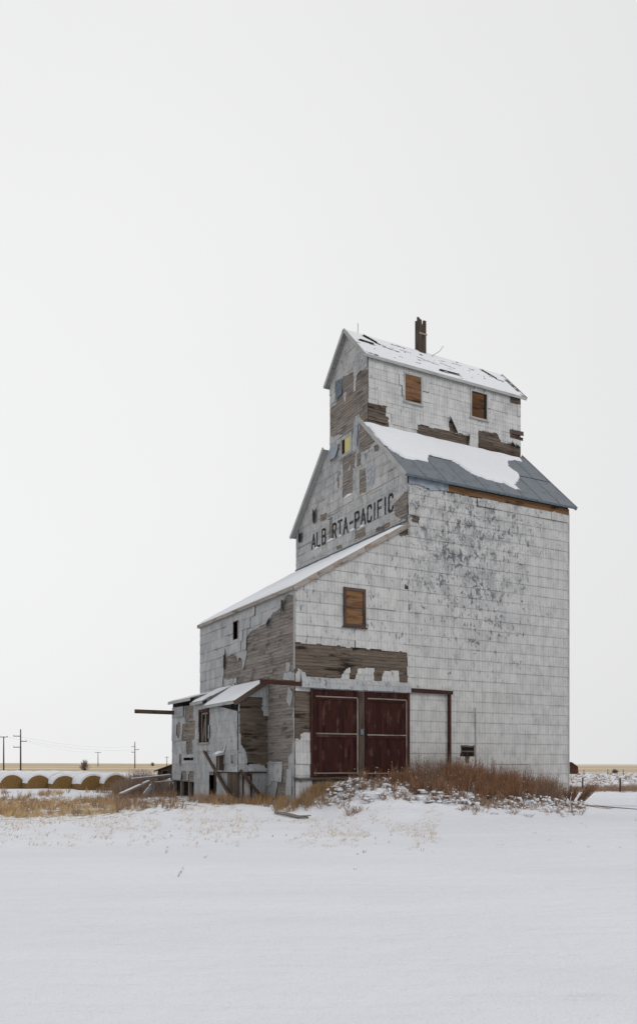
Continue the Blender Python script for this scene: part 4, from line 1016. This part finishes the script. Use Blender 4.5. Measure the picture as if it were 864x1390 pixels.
# ================================================================== utility poles
def pole(px_, ytop, D, arms, label):
    X = (px_-432)/1125*D; zg = ground(X, D); top = E+(1037.5-ytop)/1125*D
    r = empty('utility_pole', (X, D, zg))
    MB().tube([(0, 0, -.3), (0, 0, (top-zg)*.5), (0, 0, top-zg)], [.24, .2, .15], 8).build('pole', M['beam'], r)
    for (dz, x0, x1) in arms:
        MB().beam((x0, -.2, top-zg-dz), (x1, -.2, top-zg-dz), .14, .2).build('crossarm', M['beam'], r)
        for xx in ([x0+.1, x1-.1]): MB().tube([(xx, -.2, top-zg-dz+.1), (xx, -.2, top-zg-dz+.38)], [.07, .04], 6).build('insulator', M['slate'], r)
    tag(r, label, 'utility pole', 'utility poles across the field'); return Vector((X, D, top))
T = [pole(5, 1000, 235, [(.15, -1.1, 1.2)], 'leftmost utility pole with one crossarm at the photo edge behind the bales'),
     pole(28, 990, 225, [(1.9, -1.9, 0.1), (3.3, -.1, 1.7), (4.9, -1.9, .1)], 'tallest utility pole with three staggered crossarms behind the bales'),
     pole(133, 1021, 470, [(.3, -1.7, 1.7)], 'smallest utility pole with one crossarm right of the bare shrub'),
     pole(183, 1007, 345, [(2.1, -1.3, .1), (3.3, -.1, 1.8), (4.4, -1.4, .1)], 'utility pole with three staggered crossarms between bales and elevator'),
     pole(226.5, 1027, 520, [(.6, -1.2, 1.2)], 'tiny far utility pole just left of the back corner of the elevator')]
def wire(a, b, label, sag=1.2):
    pts = []; c = (a+b)/2
    for i in range(13):
        t = i/12; p = a.lerp(b, t)-c; p.z -= sag*4*t*(1-t); pts.append(p)
    r = empty('power_line', c); r.location = c
    MB().tube(pts, .012, 4).build('wire', M['slate'], r); tag(r, label, 'power line', 'power lines between the poles')
wire(T[1]+Vector((-1.7, 0, -1.8)), T[3]+Vector((-1.2, 0, -2)), 'upper faint wire from the tallest pole to the pole near the elevator', 1.4)
wire(T[1]+Vector((1.5, 0, -3.1)), T[3]+Vector((1.5, 0, -3.2)), 'lower faint wire from the tallest pole to the pole near the elevator', 1.4)
wire(T[0]+Vector((1, 0, 0)), T[2]+Vector((-1.6, 0, 0)), 'faint wire from the leftmost pole to the smallest pole', 1.4)
# ================================================================== barn, fence on the right
D = 176; bX = (776-432)/1125*D
barn = empty('barn', (bX-.9, D, ground(bX, D)), R(-14))
bm_ = mat_wood('rust_red_boards', (.085, .034, .025), (.12, .05, .036), (.05, .02, .015), .4)
b = MB(); wv = [(-2.2, 0), (2.2, 0), (2.05, 1.5), (.75, 2.45), (-.75, 2.45), (-2.05, 1.5)]
for y in (0, 5.5): b.face([(p[0], y, p[1]) for p in wv], [(p[0], p[1]) for p in wv])
for i in (1, 5): 
    p, q = wv[i], wv[(i+1) % 6]; b.face([(p[0], 0, p[1]), (q[0], 0, q[1]), (q[0], 5.5, q[1]), (p[0], 5.5, p[1])])
b.build('wall', bm_, barn)
b = MB()
for i in (2, 3, 4):
    p, q = wv[i], wv[i+1]; n_ = Vector((q[1]-p[1], -(q[0]-p[0]))).normalized()*.12
    b.hexa([(p[0], -.3, p[1]), (q[0], -.3, q[1]), (q[0], 5.8, q[1]), (p[0], 5.8, p[1]), (p[0]+n_.x, -.3, p[1]+n_.y), (q[0]+n_.x, -.3, q[1]+n_.y), (q[0]+n_.x, 5.8, q[1]+n_.y), (p[0]+n_.x, 5.8, p[1]+n_.y)])
b.build('roof', M['siding'], barn)
MB().box(-.6, .6, -.06, -.01, 0, 1.7).build('door', M['beam'], barn)
tag(barn, 'small dark red barn with grey roof peeking out behind the right corner of the elevator', 'barn')
def fence(name, posts, hgt, label, wires=2, rad=.07):
    c = gpt(*posts[0]); r = empty(name, c)
    tops = []
    for (x, y) in posts:
        g = ground(x, y); h_ = hgt*random.uniform(.92, 1.06); l_ = random.uniform(-.04, .04)
        MB().tube([(x-c.x, y-c.y, g-.2-c.z), (x-c.x+l_, y-c.y, g+h_-c.z)], [rad, rad*.85], 7).build('post', M['beam'], r)
        tops.append(Vector((x-c.x, y-c.y, g-c.z)))
    for k in range(wires):
        MB().tube([t_+Vector((0, -.06, hgt*(.45+.4*k))) for t_ in tops], .006, 3).build('wire', M['slate'], r)
    tag(r, label, 'fence')
fence('wire_fence', [((739-432)/1125*68.5, 68.5), ((790-432)/1125*66, 66), ((841-432)/1125*63.5, 63.5), ((894-432)/1125*61, 61), ((950-432)/1125*58.5, 58.5)], 1.02, 'nearer wire fence with thick dark posts in the snow right of the elevator')
fence('wire_fence', [((x-432)/1125*150, 150+i*1.5) for i, x in enumerate((740, 770, 799, 836, 862, 890, 920))], 1.15, 'farther fence with thin widely spaced posts below the golden field on the right', rad=.06)

# ================================================================== plants
rg = random.Random(11)
def gxy(px_, Y): return (px_-432)/1125*Y
def weedy(mb, X, Y, h, n, spread, w_, twigs=4, lean=(0, 0), tz=.12):
    z = ground(X, Y)-.03
    for i in range(n):
        a = rg.uniform(0, 6.283); s_ = spread*math.sqrt(rg.random()); hh = h*rg.uniform(.55, 1.0)
        bx_, by_ = X+math.cos(a)*s_*.25, Y+math.sin(a)*s_*.25
        q = Vector((X+math.cos(a)*s_+lean[0]*hh, Y+math.sin(a)*s_+lean[1]*hh, z+hh)); p = Vector((bx_, by_, z)); r = rg.random()
        mb.blade(p, q, w_, r, .05*hh)
        for k in range(twigs):
            t_ = rg.uniform(.3, .95); m_ = p.lerp(q, t_); l_ = tz*h*rg.uniform(.5, 1.4)*(1.2-t_); a2 = rg.uniform(0, 6.283)
            mb.blade(m_, m_+Vector((math.cos(a2)*l_*.5, math.sin(a2)*l_*.5, l_)), w_*.8, r, .01)
def clump(mb, c, rx, rz_, seed):
    n1, n2 = 8, 5
    def pt(i, j):
        th = math.pi*j/n2; ph = 6.28318*i/n1
        d = Vector((math.sin(th)*math.cos(ph), math.sin(th)*math.sin(ph), math.cos(th)))
        k = 1+.35*noise.noise(d*1.7+Vector((seed, 0, 0)))
        return (c[0]+d.x*rx*k, c[1]+d.y*rx*k, c[2]+d.z*rz_*k)
    for i in range(n1):
        for j in range(n2):
            if j == 0: mb.face([pt(i, 0), pt(i, 1), pt(i+1, 1)], None, .5)
            elif j == n2-1: mb.face([pt(i, j), pt(i, n2), pt(i+1, j)], None, .5)
            else: mb.face([pt(i, j), pt(i, j+1), pt(i+1, j+1), pt(i+1, j)], None, .5)
# tall rust-brown weeds on the crest of the mound
mb = MB()
for i in range(720):
    bx_ = rg.uniform(.9, 15.0); by_ = rg.uniform(-4.0, -.35) if bx_ > 4.5 else rg.uniform(-2.9, -.35)
    if bx_-.6*by_ > 15.5: continue
    dens = .18+.5*ss(bx_, 2.6, 4.2)+.4*ss(bx_, 5, 6.5) if bx_ < 7 else 1
    if rg.random() > dens: continue
    tall = .55+.45*ss(bx_, 3.0, 6.0)
    h = rg.uniform(.6, 1.5)*tall*(1-.22*ss(-by_, 2.2, 4.0)); p = L2W(bx_, by_)
    if p.x/p.y*1125+432 > 762-(15 if rg.random() < .5 else 0): continue
    if h > 1.0 and rg.random() < .35: h *= 1.12
    weedy(mb, p.x, p.y, h, 17, .26, .013, 5, (rg.uniform(-.05, .22), 0))
tag(mb.build('weeds', M['kochia']), 'dense tall rust-brown weeds along the foot of the wall on the snowy mound', 'weeds', kind='stuff')
mb = MB()
for i in range(230):      # low brown brush round the near corner and along the left wall
    if rg.random() < .62: bx_ = rg.uniform(-1.4, 1.4); by_ = rg.uniform(-1.4, .2) if bx_ > -.2 else rg.uniform(-1.2, 3.2)
    else: bx_ = rg.uniform(-2.6, -.4); by_ = rg.uniform(1, 6)
    p = L2W(bx_, by_); weedy(mb, p.x, p.y, rg.uniform(.25, .72), 15, .28, .012, 3, (.15, 0))
tag(mb.build('dry_grass', mat_plant('rusty_grass', (.24, .145, .075), (.40, .27, .15))), 'rusty dry grass round the near corner of the elevator', 'grass', kind='stuff')
# broken brush with snow on it along the front of the crest
mb = MB(); sn = MB()
for i in range(520):
    bx_ = rg.uniform(.2, 14.9); by_ = rg.gauss(-4.1, .65) if bx_ > 4.5 else rg.uniform(-4.0, -1.0)
    if bx_-.6*by_ > 15.3: continue
    p = L2W(bx_, by_)
    if p.x/p.y*1125+432 > 792 or (bx_ < 4 and rg.random() < .1): continue
    weedy(mb, p.x, p.y, rg.uniform(.10, .36), 12, .3, .013, 3, (rg.uniform(-.2, .4), 0), .3)
    if noise.noise(Vector((p.x*1.1, p.y*1.6, 4))) > (.02 if bx_ < 4 else -.05):
        for k in range(4 if bx_ < 4 else 3):
            q = (p.x+rg.uniform(-.28, .28), p.y+rg.uniform(-.2, .2)); clump(sn, (q[0], q[1], ground(*q)+rg.uniform(.02, .22)), rg.uniform(.02, .17 if bx_ < 5 else .11)*rg.random()+.02, rg.uniform(.015, .06), i+k*.3)
for i in range(150):     # snow held in the tall weeds
    bx_ = rg.uniform(2, 13); by_ = rg.uniform(-2.6, -1.4); p = L2W(bx_, by_); z_ = rg.random()**1.8
    clump(sn, (p.x, p.y, ground(p.x, p.y)+.15+.75*z_), .012+.035*(1-z_)*rg.random(), .010+.018*(1-z_), i)
tag(mb.build('broken_brush', M['weed']), 'flattened brown brush poking through snow below the tall weeds', 'brush', kind='stuff')
tag(sn.build('snow_clumps', M['snow'], smooth=True), 'small clumps of snow caught on the weeds of the mound', 'snow', kind='stuff')
# bare streaks of flattened straw on the slope of the mound
mb = MB()
for (bx0, by0, n) in ((7.4, -4.2, 90), (9.2, -4.6, 60), (12.4, -3.6, 130), (13.8, -2.6, 90)):
    for i in range(n):
        p = L2W(bx0+rg.gauss(0, .75), by0+rg.gauss(0, .35)); g = gpt(p.x, p.y, .015)
        a = rg.gauss(.1, .35); l_ = rg.uniform(.15, .5); q = Vector((g.x+math.cos(a)*l_, g.y+math.sin(a)*l_, 0)); q.z = ground(q.x, q.y)+.03
        mb.blade(g, q, .022, rg.random(), .02)
tag(mb.build('flattened_straw', M['weed']), 'flattened dark straw streaks on the snowy slope of the mound', 'straw', kind='stuff')
# big ragged weed leaning right at the far corner
def shrub(name, X, Y, h, n, spread, w_, mat, label, cat, lean=(0, 0), twigs=8, tz=.2):
    mb = MB(); weedy(mb, X, Y, h, n, spread, w_, twigs, lean, tz); z = ground(X, Y)
    r = empty(name, (X, Y, z)); o = mb.build('stems', mat, r); o.location = (-X, -Y, -z)
    tag(r, label, cat); return r
p = Vector((gxy(772, 39.0), 39.0, 0)); shrub('dried_weed', p.x, p.y, 1.05, 80, .6, .017, M['kochia'], 'bushy dried weed right at the right corner of the elevator', 'weed', (.1, 0), 7)
p = Vector((gxy(781, 38.0), 38.0, 0)); shrub('dried_weed', p.x, p.y, 1.35, 80, .34, .018, M['kochia'], 'dried weed leaning far to the right beyond the right corner of the elevator', 'weed', (.8, 0), 12, .13)
# golden and brown rough grass on the left
mb = MB(); mw = MB()
def gxy(px_, Y): return (px_-432)/1125*Y
cnt = 0
while cnt < 1250:
    pxx = rg.uniform(-60, 350); Y = rg.uniform(33, 50)
    nn = noise.noise(Vector((pxx*.022, Y*.35, 0)))
    yy = 1037.5+(E-ground(gxy(pxx, Y), Y))/Y*1125
    if yy > 1112+6*nn: continue
    d_ = .30+1.5*nn+(.25 if pxx < 140 else 0)-(.35 if pxx > 240 else 0)
    if yy < 1086 and pxx < 150: d_ -= .5
    if rg.random() > d_: continue
    cnt += 1
    X = gxy(pxx, Y); gold = (pxx < 155 and rg.random() < .8) or rg.random() < .3
    if gold: weedy(mb, X, Y, rg.uniform(.18, .5), 13, .22, .012, 1, (.15, 0))
    else: weedy(mw, X, Y, rg.uniform(.2, .62), 8, .2, .013, 5, (.05, 0), .2)
tag(mb.build('golden_grass', M['grass']), 'golden dry grass on the snow in front of the bales', 'grass', kind='stuff')
tag(mw.build('brown_weeds', M['weed']), 'sparse brown weeds in snow left of the elevator', 'weeds', kind='stuff')
mb = MB()
for i in range(3600):
    pxx = rg.uniform(-60, 600) if rg.random() < .88 else rg.uniform(560, 900); yy = 1098+abs(rg.gauss(0, 20))
    if pxx > 380: yy += 12*ss(pxx, 380, 470)
    if yy > 1150 or noise.noise(Vector((pxx*.02, yy*.06, 3))) < -.22+.26*ss(pxx, 300, 560)+.2*ss(pxx, 560, 650): continue
    Y = 2.05*1125/(yy-1037.5)
    X = gxy(pxx, Y); bx_, by_ = W2L(X, Y)
    if by_ > -2.5 and bx_ > -2.5: continue
    weedy(mb, X, Y, rg.uniform(.05, .20)*(1 if pxx < 330 else .8), 4, .16, .009, 1, (.2, 0))
tag(mb.build('stubble', M['stubble']), 'short pale stubble tips poking through the snow in front of the elevator', 'stubble', kind='stuff')
mb = MB()
for i in range(170):
    pxx = rg.uniform(-50, 900); yy = 1112+abs(rg.gauss(0, 22)); Y = 2.05*1125/(yy-1037.5); X = gxy(pxx, Y)
    if rg.random() < ss(pxx, 300, 700)*.7: continue
    weedy(mb, X, Y, rg.uniform(.05, .15), 3, .07, .008, 2, (.3, 0), .3)
tag(mb.build('weed_tips', M['twig']), 'tiny dark weed tips scattered over the open snow', 'weeds', kind='stuff')
X, Y = gxy(240, 15.5), 15.5*1.0
shrub('sprig', X, Y, .26, 3, .08, .006, M['twig'], 'single thin bent sprig alone in the open snow at lower left', 'weed', (.5, 0), 5, .2)
# brush behind the fallen boards
mb = MB()
for i in range(230):
    pxx = rg.gauss(196, 26); D = rg.uniform(46, 54)
    if pxx > 236 and D < 50 or pxx < 140 or pxx > 300: continue
    X = gxy(pxx, D); weedy(mb, X, D, rg.uniform(.7, 1.7)*(1-.5*ss(abs(pxx-205), 20, 60)), 20, .45, .014, 5, (-.05, 0), .15)
tag(mb.build('brush', mat_plant('dull_brown_brush', (.25, .18, .14), (.40, .29, .22))), 'dull brown brush behind the fallen boards left of the elevator', 'brush', kind='stuff')
# low grass along the fence on the right
mb = MB()
for i in range(1300):
    pxx = rg.uniform(740, 900); D = rg.choice((rg.gauss(66.5, 2.0), rg.gauss(70, 3.5), rg.uniform(80, 190)))
    if D < 60: continue
    X = gxy(pxx, D); weedy(mb, X, D, rg.uniform(.2, .5), 7, .45, .02 if D < 90 else .035, 1, (.1, 0))
tag(mb.build('fence_grass', M['weed']), 'brown grass and weeds along the fences on the right', 'grass', kind='stuff')
# distant bare shrubs
def far_shrub(px_, D, w_, h_, label):
    X = gxy(px_, D); z = ground(X, D); r = empty('bare_shrub', (X, D, z)); mb = MB()
    for i in range(140):
        a = rg.uniform(0, 6.283); e = rg.uniform(.15, 1.5); L_ = rg.uniform(.55, 1)
        q = Vector((math.cos(a)*math.cos(e)*w_/2, math.sin(a)*math.cos(e)*w_/2, math.sin(e)*h_))*L_
        mb.blade((0, 0, 0), q, .08, rg.random(), .15)
        for k in range(3): mb.blade(q*rg.uniform(.5, .9), q+Vector((rg.uniform(-.3, .3), rg.uniform(-.3, .3), rg.uniform(0, .3))), .06, rg.random(), .05)
    mb.build('twigs', M['twig'], r)
    MB().tube([(0, 0, -.1), (0, 0, h_*.3)], [.12, .06], 6).build('trunk', M['twig'], r)
    tag(r, label, 'shrub')
far_shrub(115, 255, 4.6, 3.6, 'round bare shrub on the golden field behind the bales')
far_shrub(207, 520, 3.5, 2.6, 'tiny distant bare shrub on the skyline left of the elevator')
far_shrub(834, 190, 1.8, .9, 'low dark bush near the farther fence on the right')
